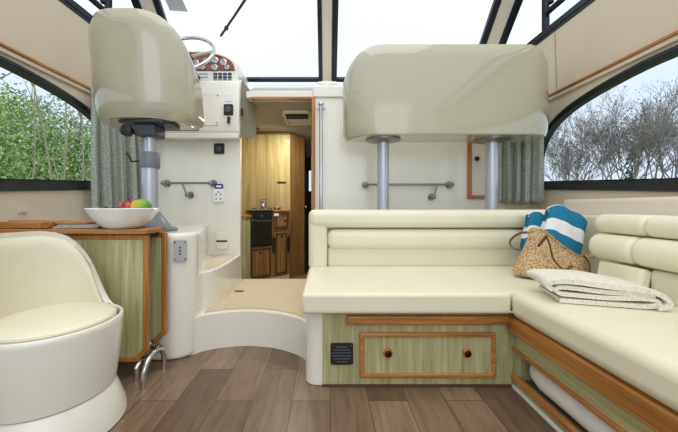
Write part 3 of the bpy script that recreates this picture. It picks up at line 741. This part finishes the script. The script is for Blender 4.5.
# ------------------------------------------------------------------ tub chair
tc = Vector((-.935, 1.06, 0))
tb = thing('tub_chair', 'white moulded round tub chair with cream padded back and seat', 'chair', tuple(tc))
obj('base', MB().lathe([(.207,.0),(.212,.004),(.209,.03),(.192,.08),(.178,.115),(.174,.122),(.12,.124)], tuple(tc), 64), GEL, tb)
PB = [(.12,.122),(.172,.123),(.179,.128),(.188,.20),(.197,.29),(.201,.342),(.202,.352),(.199,.359),(.194,.361),(.189,.358),(.187,.35),(.186,.322),(.06,.320),(.001,.320)]
obj('body', MB().lathe(PB, tuple(tc), 72), GEL, tb)
def hb(phi):
    return interp((phi+62) if phi > -62 else max(0, -62-phi-30), [(0,1),(10,1),(22,.975),(32,.925),(41,.84),(50,.70),(58,.55),(65,.36),(72,.19),(79,.08),(86,.03),(94,0),(200,0)])
PH = [-160 + 196*k/110 for k in range(111)]
ZR, ZT = .350, .655
def shellrow(rad0, t, off):
    row = []
    for ph in PH:
        h = max(ZR + (ZT-ZR)*hb(ph) + off, ZR+.002)
        z = ZR-.01 + (h-ZR+.01)*t
        r = rad0 + .010*max(0, (z-.36)/.3) - .008*max(0, (t-.9)/.1)**2
        a = radians(ph); row.append((tc.x + r*sin(a), tc.y + r*cos(a), z))
    return row
mb = MB()
O = [shellrow(.2005, j/16, 0) for j in range(17)]; I = [shellrow(.182, j/16, -.001) for j in range(17)]
mb.grid(O + I[::-1]); obj('back_shell', mb, GEL, tb)
def padrow(r0, t):
    row = []
    for k in range(61):
        ph = -148 + 172*k/60
        h = max(ZR + (ZT-ZR)*hb(ph) - .013, ZR+.012)
        z = ZR-.01 + (h-ZR+.01)*t
        edge = min(1, min(k, 60-k)/4); edge = sqrt(max(0, 1-(1-edge)**2))
        te = min(1, (1-t)*7); te = sqrt(max(0, 1-(1-te)**2))
        r = .183 + .010*max(0, (z-.36)/.3) - r0*edge*te
        a = radians(ph); row.append((tc.x + r*sin(a), tc.y + r*cos(a), z))
    return row
obj('back_pad', MB().grid([padrow(.018, j/16) for j in range(17)]), LEATHER2, tb)
obj('pad_beading', MB().tube([p for p in padrow(0.003, 1.0)], .0034, 6), plain('dark_beading', (64,62,56), .6), tb)
obj('seat_cushion', MB().lathe([(.12,.320),(.172,.322),(.178,.330),(.180,.344),(.177,.357),(.173,.360),(.173,.362),(.175,.365),(.170,.371),(.155,.376),(.10,.381),(.001,.383)], tuple(tc), 64), LEATHER, tb, smooth=60)
obj('seat_piping', MB().tube([(tc.x+.176*cos(2*pi*k/60), tc.y+.176*sin(2*pi*k/60), .361) for k in range(60)], .003, 6, closed=True), LEATHER2, tb)

# ------------------------------------------------------------------ folded drop-leaf table
tt = thing('drop_leaf_table', 'folded drop leaf table with teak edges and pale wood leaves', 'table', (-1.05, 1.4, 0))
tp = obj('tabletop', MB().box(-1.50, -.79, 1.325, 1.46, .634, .650), TEAK['x'], tt)
obj('table_edge', MB().box(-1.505, -.766, 1.312, 1.326, .630, .6515).box(-.792, -.766, 1.3262, 1.4598, .630, .6515).box(-1.505, -.766, 1.460, 1.474, .630, .6515), TEAK['x'], tp, bevel=.004)
obj('under_frame', MB().box(-1.48, -.785, 1.365, 1.44, .612, .634), BLACKM, tt)
def leaf(xr, y, z0, z1, cut):
    P = [(-1.45, z0), (xr-cut, z0), (xr, z0+cut*1.05), (xr, z1), (-1.45, z1)]
    w_ = .023
    Q = [(-1.45+w_, z0+w_), (xr-cut-w_*.45, z0+w_), (xr-w_, z0+cut*1.05+w_*.45), (xr-w_, z1-w_), (-1.45+w_, z1-w_)]
    l = obj('table_leaf', MB().prism(Q, y-.006, y+.010, 'y'), GREENW['z'], tt)
    obj('leaf_edging', MB().ring(P, Q, y-.009, y+.012, 'y'), TEAK['z'], l, bevel=.004)
leaf(-.777, 1.352, .073, .626, .045); leaf(-.750, 1.452, .105, .626, .05)
def archleg(x, ya, yb_, h):
    P = [(x, ya, .0), (x, ya, h*.45)]
    for k in range(1, 8):
        a = pi - pi*k/8; P.append((x, (ya+yb_)/2 + (yb_-ya)/2*cos(a), h*.45 + h*.55*sin(a)))
    P += [(x, yb_, h*.45), (x, yb_, .0)]; return P
lg = obj('leg_frame', MB().tube(smooth_pts(archleg(-.752, 1.272, 1.43, .115), 3), .0115, 12), CHROME, tt)
obj('leg_post', MB().tube([(-.752, 1.38, .105), (-.80, 1.402, .12), (-.84, 1.402, .2), (-.84, 1.402, .62)], .011, 10), CHROME, lg)
obj('cross_bar', MB().tube([(-.752, 1.402, .125), (-.80, 1.37, .075), (-1.3, 1.37, .07)], .012, 10), STEEL, tt)
obj('leg', MB().tube([(-.822, 1.335, 0), (-.822, 1.335, .05), (-.822, 1.37, .074)], .0105, 10), CHROME, tt)
obj('leg', MB().tube([(-1.3, 1.40, 0), (-1.3, 1.40, .61)], .0115, 10), CHROME, tt)

# things on the table
bc = Vector((-.912, 1.392, .6515))
bowl = thing('fruit_bowl', 'wide white porcelain bowl of fruit on the folded table', 'bowl', tuple(bc))
obj('bowl_body', MB().lathe([(.064,0),(.075,.002),(.092,.016),(.118,.045),(.139,.078),(.144,.086),(.142,.089),(.137,.086),(.116,.053),(.090,.026),(.064,.014),(.001,.013)], tuple(bc), 56), PORC, bowl)
def apple_mb(c, r, sz=.9): return MB().lathe([(max(1e-4, r*sin(pi*i/14)*(1+.06*cos(pi*i/14))), -r*sz*cos(pi*i/14) - (.18*r if i in (0,14) else 0)*(1 if i == 14 else -1)) for i in range(15)], c, 22)
ap = thing('apple', 'red apple in the left of the white bowl', 'apple', (-.905, 1.40, .705))
obj('flesh', apple_mb((-.902, 1.405, .739), .041), fruit('red_apple_skin', (150,22,28), (196,46,40)), ap)
obj('stalk', MB().tube([(-.902, 1.405, .768), (-.897, 1.405, .782)], .002, 6), BRONZE, ap)
mg = MB().sphere((0,0,0), .040, 22, sx=1.22, sy=.95, sz=.92)
mg.xf(Matrix.Translation((-.838, 1.395, .744)) @ Matrix.Rotation(radians(-12), 4, 'Y'))
def mango_m():
    m_, nt, b_ = base('mango_skin'); tcn = nt.nodes.new('ShaderNodeTexCoord'); sp_ = nt.nodes.new('ShaderNodeSeparateXYZ'); nt.links.new(tcn.outputs['Generated'], sp_.inputs[0])
    nt.links.new(ramp(nt, sp_.outputs['X'], [(.1, srgb((190,60,30))), (.32, srgb((222,178,50))), (.62, srgb((150,176,48))), (.9, srgb((84,140,40)))]), b_.inputs['Base Color'])
    b_.inputs['Roughness'].default_value = .3; return m_
tag(obj('mango', mg, mango_m()), 'green and yellow mango beside the red apple in the bowl', 'mango')
for i, (x, y, z, lb) in enumerate(((-.992, 1.38, .724, 'small dark red plum at the far left of the bowl'), (-.955, 1.385, .722, 'small dark red plum between apple and bowl left edge'))):
    tag(obj('plum', apple_mb((x, y, z), .026, .95), fruit('plum_skin', (70,14,30), (110,28,44))), lb, 'plum')
# board, magazines
bd = thing('serving_board', 'wide wooden edged board lying on the table near the left wall', 'board', (-1.37, 1.40, .6515))
obj('board_panel', MB().box(-1.515, -1.235, 1.335, 1.475, .656, .676), plain('board_grey', (168,150,124), .5, var=.1, vs=30), bd)
obj('board_edge', MB().box(-1.52, -1.225, 1.322, 1.336, .652, .682).box(-1.237, -1.225, 1.3362, 1.4728, .652, .682).box(-1.52, -1.225, 1.473, 1.486, .652, .682), TEAK['x'], bd, bevel=.005)
mz = MB()
for k in range(3):
    mz.add([(x+.006*k, y+.005*k, z) for z in (.652+.005*k, .6565+.005*k) for x, y in ((-1.205,1.36),(-1.02,1.372),(-1.03,1.472),(-1.215,1.46))], [(3,2,1,0),(4,5,6,7),(0,1,5,4),(1,2,6,5),(2,3,7,6),(3,0,4,7)])
tag(obj('magazine_stack', mz, plain('grey_paper', (190,188,186), .6, var=.35, vs=28), smooth=0), 'low stack of grey papers on the table behind the bowl', 'papers')
cb = MB().box(-.07, .07, -.035, .035, 0, .011).xf(Matrix.Translation((-1.15, 1.425, .6675)) @ Matrix.Rotation(radians(4), 4, 'Z'))
tag(obj('wooden_board', cb, TEAK['x'], bevel=.003), 'thin narrow wooden board resting on the stack of papers', 'board')
sk = thing('wall_socket', 'faint beige socket plate on the left wall under the window', 'socket', (-1.53, 1.57, .71))
obj('plate', MB().box(-1.545, -1.532, 1.565-.02, 1.565+.025, .715, .745), BEIGE, sk, bevel=.002)
obj('rocker', MB().box(-1.533, -1.528, 1.56, 1.575, .722, .738), BEIGE, sk, bevel=.001)

# ------------------------------------------------------------------ straw bag, towels, blanket
bo_ = Vector((1.075, 1.50, .405))
bag = thing('straw_bag', 'floppy woven straw beach bag with brown leather handles in the sofa corner', 'bag', tuple(bo_))
ROW = [  # L(u,v), R(u,v), half thickness
 ((-.13,.004),(.135,.004),.055), ((-.155,.012),(.165,.012),.078), ((-.165,.032),(.178,.032),.085), ((-.15,.060),(.185,.056),.080),
 ((-.122,.095),(.192,.076),.070), ((-.098,.13),(.20,.086),.056), ((-.080,.165),(.208,.092),.042), ((-.068,.195),(.215,.096),.032), ((-.062,.212),(.235,.100),.028)]
RS = []
pr = smooth_pts([(a[0], a[1], c) for a, b_, c in ROW], 4); pq = smooth_pts([(b_[0], b_[1], c) for a, b_, c in ROW], 4)
NB = 44
def bagring(i, th=0):
    l, r_ = pr[i], pq[i]; t = i/(len(pr)-1); ring_ = []
    for k in range(NB):
        a = 2*pi*k/NB; s = -cos(a); q_ = (s+1)/2
        u = l[0]+(r_[0]-l[0])*q_; vv = l[1]+(r_[1]-l[1])*q_
        vv += t*t*(.035*sin(pi*min(1, q_*2.6)) if q_ < .385 else -.030*sin(pi*(q_-.385)/.615))
        d = -sin(a)*(l[2]-th)
        d += .004*sin(9*q_+3*t*4)
        # lean back towards the corner
        ring_.append((bo_.x+u, bo_.y + d + .28*vv, bo_.z+vv))
    return ring_
rings = [bagring(i) for i in range(len(pr))]
mb = MB().grid(rings, closed=True); mb.f.append(tuple(range(NB)))
inner_ = [bagring(i, .006) for i in range(len(pr)-1, 8, -1)]
n0 = len(mb.v); mb.grid([rings[-1]] + inner_, closed=True)
obj('bag_body', mb, WEAVE, bag, smooth=80)
obj('rim_braid', MB().tube(rings[-1], .006, 8, closed=True), WEAVE, bag)
def P3(px, py, Y): return tuple(pt(px, py, Y))
obj('handle', MB().tube(smooth_pts([P3(547,238,1.452), P3(550,246,1.425), P3(553,258,1.405), P3(560,267,1.395), P3(566,269.5,1.405), P3(572,266,1.43)], 5), .0065, 8, flat=.5), LEATHB, bag)
obj('handle_tab', MB().tube([P3(538.5,246,1.42), P3(543,240,1.44), P3(546.5,236,1.456)], .0085, 8, flat=.6), LEATHB, bag)
obj('handle', MB().tube(smooth_pts([P3(533,233,1.57), P3(520,233,1.60), P3(510,241,1.60), P3(513,248,1.575), P3(521,250,1.555), P3(528,248,1.54)], 5), .006, 8, flat=.5), LEATHB, bag)
obj('handle', MB().tube(smooth_pts([P3(584,256,1.49), P3(588.5,262,1.44), P3(590,272,1.38)], 5), .0065, 8, flat=.5), LEATHB, bag)
def towel(name, label, w, h, th, M, layers=2):
    rows = []
    mb = MB(); band = []
    N = 14
    for li in range(layers):
        ro = th*(1-li/layers) ; ri = th*(1-(li+.86)/layers)
        def prof_(r, shrink):
            pts = []
            hh = h - shrink
            for k in range(9): pts.append((-r, hh*k/8, (k/8)*.93))
            for k in range(1, 9):
                a = pi - pi*k/9; pts.append((r*cos(a), hh + r*sin(a)*.8, .93+.07*sin(pi*k/9)))
            for k in range(9): pts.append((r, hh*(1-k/8), (1-k/8)*.93))
            return pts
        po = prof_(ro, li*.006); pi_ = prof_(max(.0015, ri), li*.006)
        loop = po + pi_[::-1]
        rings_ = []
        for i in range(N+1):
            x = -w/2 + w*i/N + li*.004
            e_ = abs(2*i/N-1)**5; rings_.append([(x, y*(1-.35*e_) + .004*sin(i*1.1+z*30), z - .022*e_*(z/h) + .003*sin(i*.5)) for y, z, b_ in loop])
            band += [b_ for y, z, b_ in loop]
        n0 = len(mb.v); mb.grid(rings_, closed=True)
        # end caps between outer and inner profile
        L = len(loop); half = len(po)
        for base_ in (n0, n0+N*L):
            for k in range(half-1):
                mb.f.append((base_+k, base_+k+1, base_+L-2-k, base_+L-1-k))
    mb.xf(M)
    o = obj(name, mb, TOWEL, smooth=60)
    at = o.data.attributes.new('band', 'FLOAT', 'POINT')
    for i, b_ in enumerate(band): at.data[i].value = b_
    return tag(o, label, 'towel')
towel('beach_towel', 'larger folded blue and white striped towel at the front of the bag', .185, .205, .036,
      Matrix.Translation((1.165, 1.565, .535)) @ Matrix.Rotation(radians(-12), 4, 'Z') @ Matrix.Rotation(radians(25), 4, 'Y') @ Matrix.Rotation(radians(-24), 4, 'X'))
towel('beach_towel', 'smaller folded blue and white towel behind the larger one on the left', .17, .21, .026,
      Matrix.Translation((1.10, 1.63, .495)) @ Matrix.Rotation(radians(6), 4, 'Z') @ Matrix.Rotation(radians(22), 4, 'Y') @ Matrix.Rotation(radians(-14), 4, 'X'))
# folded blanket: serpentine profile swept backwards
def serp():
    p = []
    def arc(cx, cz, r, a0, a1, n=8):
        for k in range(n+1):
            a = radians(a0+(a1-a0)*k/n); p.append((cx+r*cos(a), cz+r*sin(a)))
    p.append((.03, .010)); p.append((.15, .010)); p.append((.31, .010)); arc(.325, .0205, .0105, -90, 90)
    p.append((.2, .031)); arc(.035, .0415, .0105, 270, 90)
    p.append((.18, .052)); arc(.325, .0365+.0155+.0105, .0105, -90, 90); p.append((.18, .073))
    return p
mbk = MB()
def sweep_blanket(path, thick, d0, d1, M, N=14, wob=.004):
    m_ = len(path); Pn = []
    for i in range(m_):
        a = Vector(path[max(0, i-1)]); b_ = Vector(path[min(m_-1, i+1)]); t = (b_-a).normalized(); Pn.append(Vector((-t.y, t.x)))
    loop0 = [Vector(path[i]) + Pn[i]*thick/2 for i in range(m_)] + [Vector(path[i]) - Pn[i]*thick/2 for i in range(m_-1, -1, -1)]
    L = len(loop0); rings_ = []
    for j in range(N+1):
        d = d0+(d1-d0)*j/N
        rings_.append([tuple(M @ Vector((q.x + wob*sin(d*22+q.y*90), d, max(.001, q.y + wob*.6*sin(q.x*25+d*17)*(q.y > .02) + .0)))) for q in loop0])
    n0 = len(mbk.v); mbk.grid(rings_, closed=True)
    for base_ in (n0, n0+N*L):
        for k in range(m_-1): mbk.f.append((base_+k, base_+k+1, base_+L-2-k, base_+L-1-k))
MBk = Matrix.Translation((.782, 1.10, .409)) @ Matrix.Rotation(radians(-17), 4, 'Z') @ Matrix.Diagonal((.90,1,.92,1))
sp_path = [(.04,.010),(.20,.010),(.31,.011),(.335,.016),(.345,.025),(.335,.034),(.30,.036),(.18,.034),(.06,.032),(.038,.038),(.034,.048),(.042,.056),(.07,.058),(.2,.055),(.31,.050),(.34,.046)]
sp_path = [(q[0], q[1]) for q in smooth_pts([(a, b_, 0) for a, b_ in sp_path], 3)]
sweep_blanket(sp_path, .0165, 0, .19, MBk)
top_path = [(.02,.050),(.006,.060),(.004,.070),(.02,.079),(.06,.082),(.16,.080),(.26,.072),(.34,.060),(.366,.046),(.372,.030),(.362,.016),(.34,.010)]
top_path = [(q[0], q[1]) for q in smooth_pts([(a, b_, 0) for a, b_ in top_path], 4)]
sweep_blanket(top_path, .018, -.008, .20, MBk)
tag(obj('folded_blanket', mbk, KNIT, smooth=70), 'folded cream waffle knit blanket lying on the right seat cushion', 'blanket')

# ------------------------------------------------------------------ OUTSIDE
gm = plain('river_bank_grass', (96,120,62), .95, var=.4, vs=1.5)
g = MB().box(-60, -3.0, -30, 60, -.9, -.6).box(3.0, 60, -30, 60, -.9, -.6)
struct('ground', g, gm, smooth=0)
def leafmat(name, a, b_):
    m_, nt, p = base(name); tcn = nt.nodes.new('ShaderNodeNewGeometry')
    nt.links.new(ramp(nt, tcn.outputs['Random Per Island'], [(.1, srgb(a)), (.9, srgb(b_))]), p.inputs['Base Color'])
    p.inputs['Roughness'].default_value = .6; p.inputs['Subsurface Weight'].default_value = 0; return m_
LF1 = leafmat('fresh_leaves', (128,174,92), (214,232,160)); LF2 = leafmat('dark_leaves', (74,126,64), (150,190,108)); LF3 = leafmat('ivy_leaves', (70,92,48), (120,142,80))
BARK = plain('grey_bark', (176,168,164), .9, var=.3, vs=8); PALE = plain('pale_bark', (186,176,154), .9, var=.2, vs=8)
def leaves(mb, c, rx, ry, rz, n, size, shellp=.6):
    for _ in range(n):
        while True:
            d = Vector((random.uniform(-1,1), random.uniform(-1,1), random.uniform(-1,1)))
            if .05 < d.length < 1: break
        d = d.normalized()*(random.random()**(.5*shellp))
        lump = 1 + .22*sin(d.x*7+c[0])*sin(d.z*6+c[1]) + .1*sin(d.y*11)
        p = Vector((c[0]+d.x*rx*lump, c[1]+d.y*ry*lump, c[2]+d.z*rz*lump))
        a = Vector((random.gauss(0,1), random.gauss(0,1), random.gauss(0,1))).normalized(); b_ = a.cross(Vector((random.gauss(0,1), random.gauss(0,1), random.gauss(0,1)))).normalized()
        s = size*random.uniform(.6, 1.3)
        mb.add([p-a*s, p+b_*s*.55, p+a*s, p-b_*s*.55], [(0,1,2,3)])
def branch(mb, p, d, L, r, depth, lean=.35, nk=3, minr=.004, tips=None):
    segs = 3; pts = [p]; q = p; dd = d.copy()
    for k in range(segs):
        dd = (dd + Vector((random.gauss(0,.09), random.gauss(0,.09), random.gauss(.02,.06)))).normalized(); q = q + dd*L/segs; pts.append(q)
    mb.tube(pts, [max(minr, r*(1-.13*k)) for k in range(segs+1)], 5 if depth > 2 else 3, cap=False)
    if depth == 0:
        if tips is not None: tips.append(q)
        return
    for k in range(nk if depth > 1 else nk+1):
        w = (random.choice(pts[1:]) if depth < 5 else pts[2].lerp(pts[3], random.random())) if k else pts[-1]
        a = random.uniform(0, 2*pi); sd = Vector((cos(a), sin(a), random.uniform(-.1,.5)))
        nd = (dd*random.uniform(.7,1.1) + sd*random.uniform(lean, lean+.45)).normalized()
        branch(mb, w, nd, L*random.uniform(.62,.82), r*.60, depth-1, lean, nk, minr, tips)
# left bank: leafy trees
LT = [(-7.4, 10.6, 4.6, 1.9, LF1, 'pale green leafy tree outside the left window, beside the curtain'),
      (-8.6, 9.8, 5.2, 2.0, LF2, 'darker green leafy tree outside the left window, behind the leaning trunks'),
      (-8.3, 8.0, 4.7, 1.9, LF1, 'bright green leafy tree outside the left window middle'),
      (-9.6, 8.2, 5.6, 2.2, LF2, 'dark green leafy tree outside the left window at the picture edge'),
      (-8.2, 6.3, 4.8, 1.9, LF1, 'leafy green tree furthest left outside the left window')]
for x, y, h, r, lm_, lb in LT:
    t = thing('leafy_tree', lb, 'tree', (x, y, -.6), group='green trees on the left bank')
    bmh = MB(); tips = []
    branch(bmh, Vector((x, y, -.6)), Vector((0,0,1)), h*.42, .10, 3, .4, 3, .012, tips)
    obj('trunk', bmh, BARK, t)
    f = MB()
    leaves(f, (x, y, h*.25), r*1.05, r, h*.30, 9000, .042, .7)
    leaves(f, (x, y, h*.52), r*.85, r*.85, h*.28, 6500, .04, .7)
    obj('foliage', f, lm_, t, smooth=0)
for i, (px0_, px1_, Y, lb) in enumerate(((22, 34, 6.6, 'pale thin trunk leaning right outside the left window, near picture edge'), (58, 30, 6.7, 'pale trunk leaning left across the left window, longest slant'), (52, 66, 6.4, 'pale trunk leaning right in the middle of the left window'), (77, 79, 6.8, 'upright pale trunk outside the left window closest to the curtain'))):
    a = pt(px0_, 215, Y); b_ = pt(px1_, 66, Y); a.z = -.6
    mid = a.lerp(b_, .5) + Vector((.08, .05, 0))
    t = thing('young_birch', lb, 'tree', tuple(a))
    tb_ = MB().tube(smooth_pts([a, mid, b_], 5), [.022-.0012*k for k in range(11)], 7)
    obj('trunk', tb_, PALE, t)
    q = MB()
    for k in range(6):
        s = a.lerp(b_, .45+.09*k); q.tube([s, s + Vector((random.uniform(-.5,.5), random.uniform(-.3,.3), random.uniform(.3,.7)))], [.012,.005], 5)
    obj('branch', q, PALE, t)
# right bank: bare trees
RT = []
for px, Yt, ytop, kind, lb in ((553, 12.5, 142, 0, 'lowest bare tree outside the right window, right next to the curtain'),
        (572, 12.0, 124, 1, 'second bare tree from the curtain outside the right window'),
        (590, 11.2, 114, 2, 'bare tree with sparse new green leaves left of the middle of the right window'),
        (607, 11.6, 109, 1, 'bare tree with a few leaf buds just left of the ivy clad tree'),
        (630, 10.0, 107, 3, 'bare tree with green ivy on its trunk outside the right window'),
        (650, 10.4, 102, 0, 'tallest bare tree, first to the right of the ivy clad one'),
        (668, 9.6, 102, 0, 'bare tree second to the right of the ivy clad one'),
        (692, 9.0, 98, 0, 'bare tree outside the right window cut by the picture edge')):
    RT.append(((px-CX)*Yt/F, Yt, (ZC+(CY-ytop)*Yt/F+.6)/1.22, .22, lb, kind))
for x, y, h, ln, lb, kind in RT:
    t = thing('bare_tree', lb, 'tree', (x, y, -.6), group='bare trees on the right bank')
    bmh = MB(); tips = []
    branch(bmh, Vector((x, y, -.6)), Vector((0,0,1)), h*.42, .050, 6, ln, 3, .0036, tips)
    obj('trunk', bmh, BARK, t)
    f = MB()
    if kind in (1, 2, 3):
        for p in tips:
            if random.random() < (.35 if kind == 2 else .12): leaves(f, p, .12, .12, .12, 4, .035, 1)
    if kind == 3: leaves(f, (x, y, 0.9), .13, .13, 1.5, 900, .05, 1)
    if kind == 0:
        for p in tips[::4]: leaves(f, p, .1, .1, .1, 2, .03, 1)
    obj('foliage', f, LF3, t, smooth=0)
for i, (x, y, r, lb) in enumerate(((9.3, 12.6, 1.3, 'low brownish scrub below the bare trees nearest the curtain'), (10.8, 11.0, 1.3, 'low scrub between the bare trees outside the right window'), (12.2, 9.4, 1.4, 'low scrub under the bare trees at the right picture edge'))):
    s = MB(); 
    for k in range(60):
        b0 = Vector((x+random.uniform(-r, r), y+random.uniform(-r, r), -.6)); branch(s, b0, Vector((random.gauss(0,.25), random.gauss(0,.25), 1)).normalized(), random.uniform(.7,1.1), .012, 2, .3, 3, .006)
    tag(obj('scrub_bush', s, BARK), lb, 'bush', 'scrub on the right bank')

# ------------------------------------------------------------------ world, lamps, camera
w = bpy.data.worlds.new('overcast'); sc.world = w; w.use_nodes = True; nt = w.node_tree
bg = nt.nodes['Background']; tcn = nt.nodes.new('ShaderNodeTexCoord'); sx = nt.nodes.new('ShaderNodeSeparateXYZ')
nt.links.new(tcn.outputs['Generated'], sx.inputs[0])
grad = ramp(nt, sx.outputs['Z'], [(0, (.70,.80,.94,1)), (.26, (.74,.84,.97,1)), (.42, (.92,.97,1.0,1)), (1, (1,1,1,1))])
cn = noise(nt, tcn.outputs['Generated'], 2.2, 5, .3)
nt.links.new(mixc(nt, grad, ramp(nt, cn, [(.35, (.95,.975,1,1)), (.65, (1,1,1,1))]), .6), bg.inputs['Color'])
bg.inputs['Strength'].default_value = 1.06
def area(name, loc, tgt, sxx, syy, power, col=(1,1,1)):
    l = bpy.data.lights.new(name, 'AREA'); l.shape = 'RECTANGLE'; l.size = sxx; l.size_y = syy; l.energy = power; l.color = col
    o = bpy.data.objects.new(name, l); C.objects.link(o); o.location = loc
    o.rotation_euler = (Vector(tgt)-Vector(loc)).to_track_quat('-Z', 'Y').to_euler(); return o
area('roof_fill_lamp', (0, .6, 3.6), (0, 1.0, 0), 2.6, 2.6, 34, (1,.985,.96))  # added area light over the open roof to brighten the cabin
area('cockpit_fill_lamp', (.2, -1.8, 1.7), (0, 1.6, .8), 2.4, 1.6, 14, (1,.98,.95))  # added fill behind the camera, standing in for daylight from the cockpit
area('galley_fill_lamp', (-.35, 2.72, 1.46), (-.5, 3.0, 0), .2, .2, 8, (1,.94,.84))  # unseen fill added under the ceiling to light the galley
cam = bpy.data.cameras.new('camera'); co = bpy.data.objects.new('camera', cam); C.objects.link(co)
co.location = (0, 0, ZC); co.rotation_euler = (radians(90), 0, 0)
cam.sensor_width = 36; cam.lens = F/678*36; cam.shift_x = 12/678; cam.shift_y = -10/678; cam.clip_start = .02
sc.camera = co
sc.view_settings.view_transform = 'Standard'; sc.view_settings.look = 'None'; sc.view_settings.exposure = .09
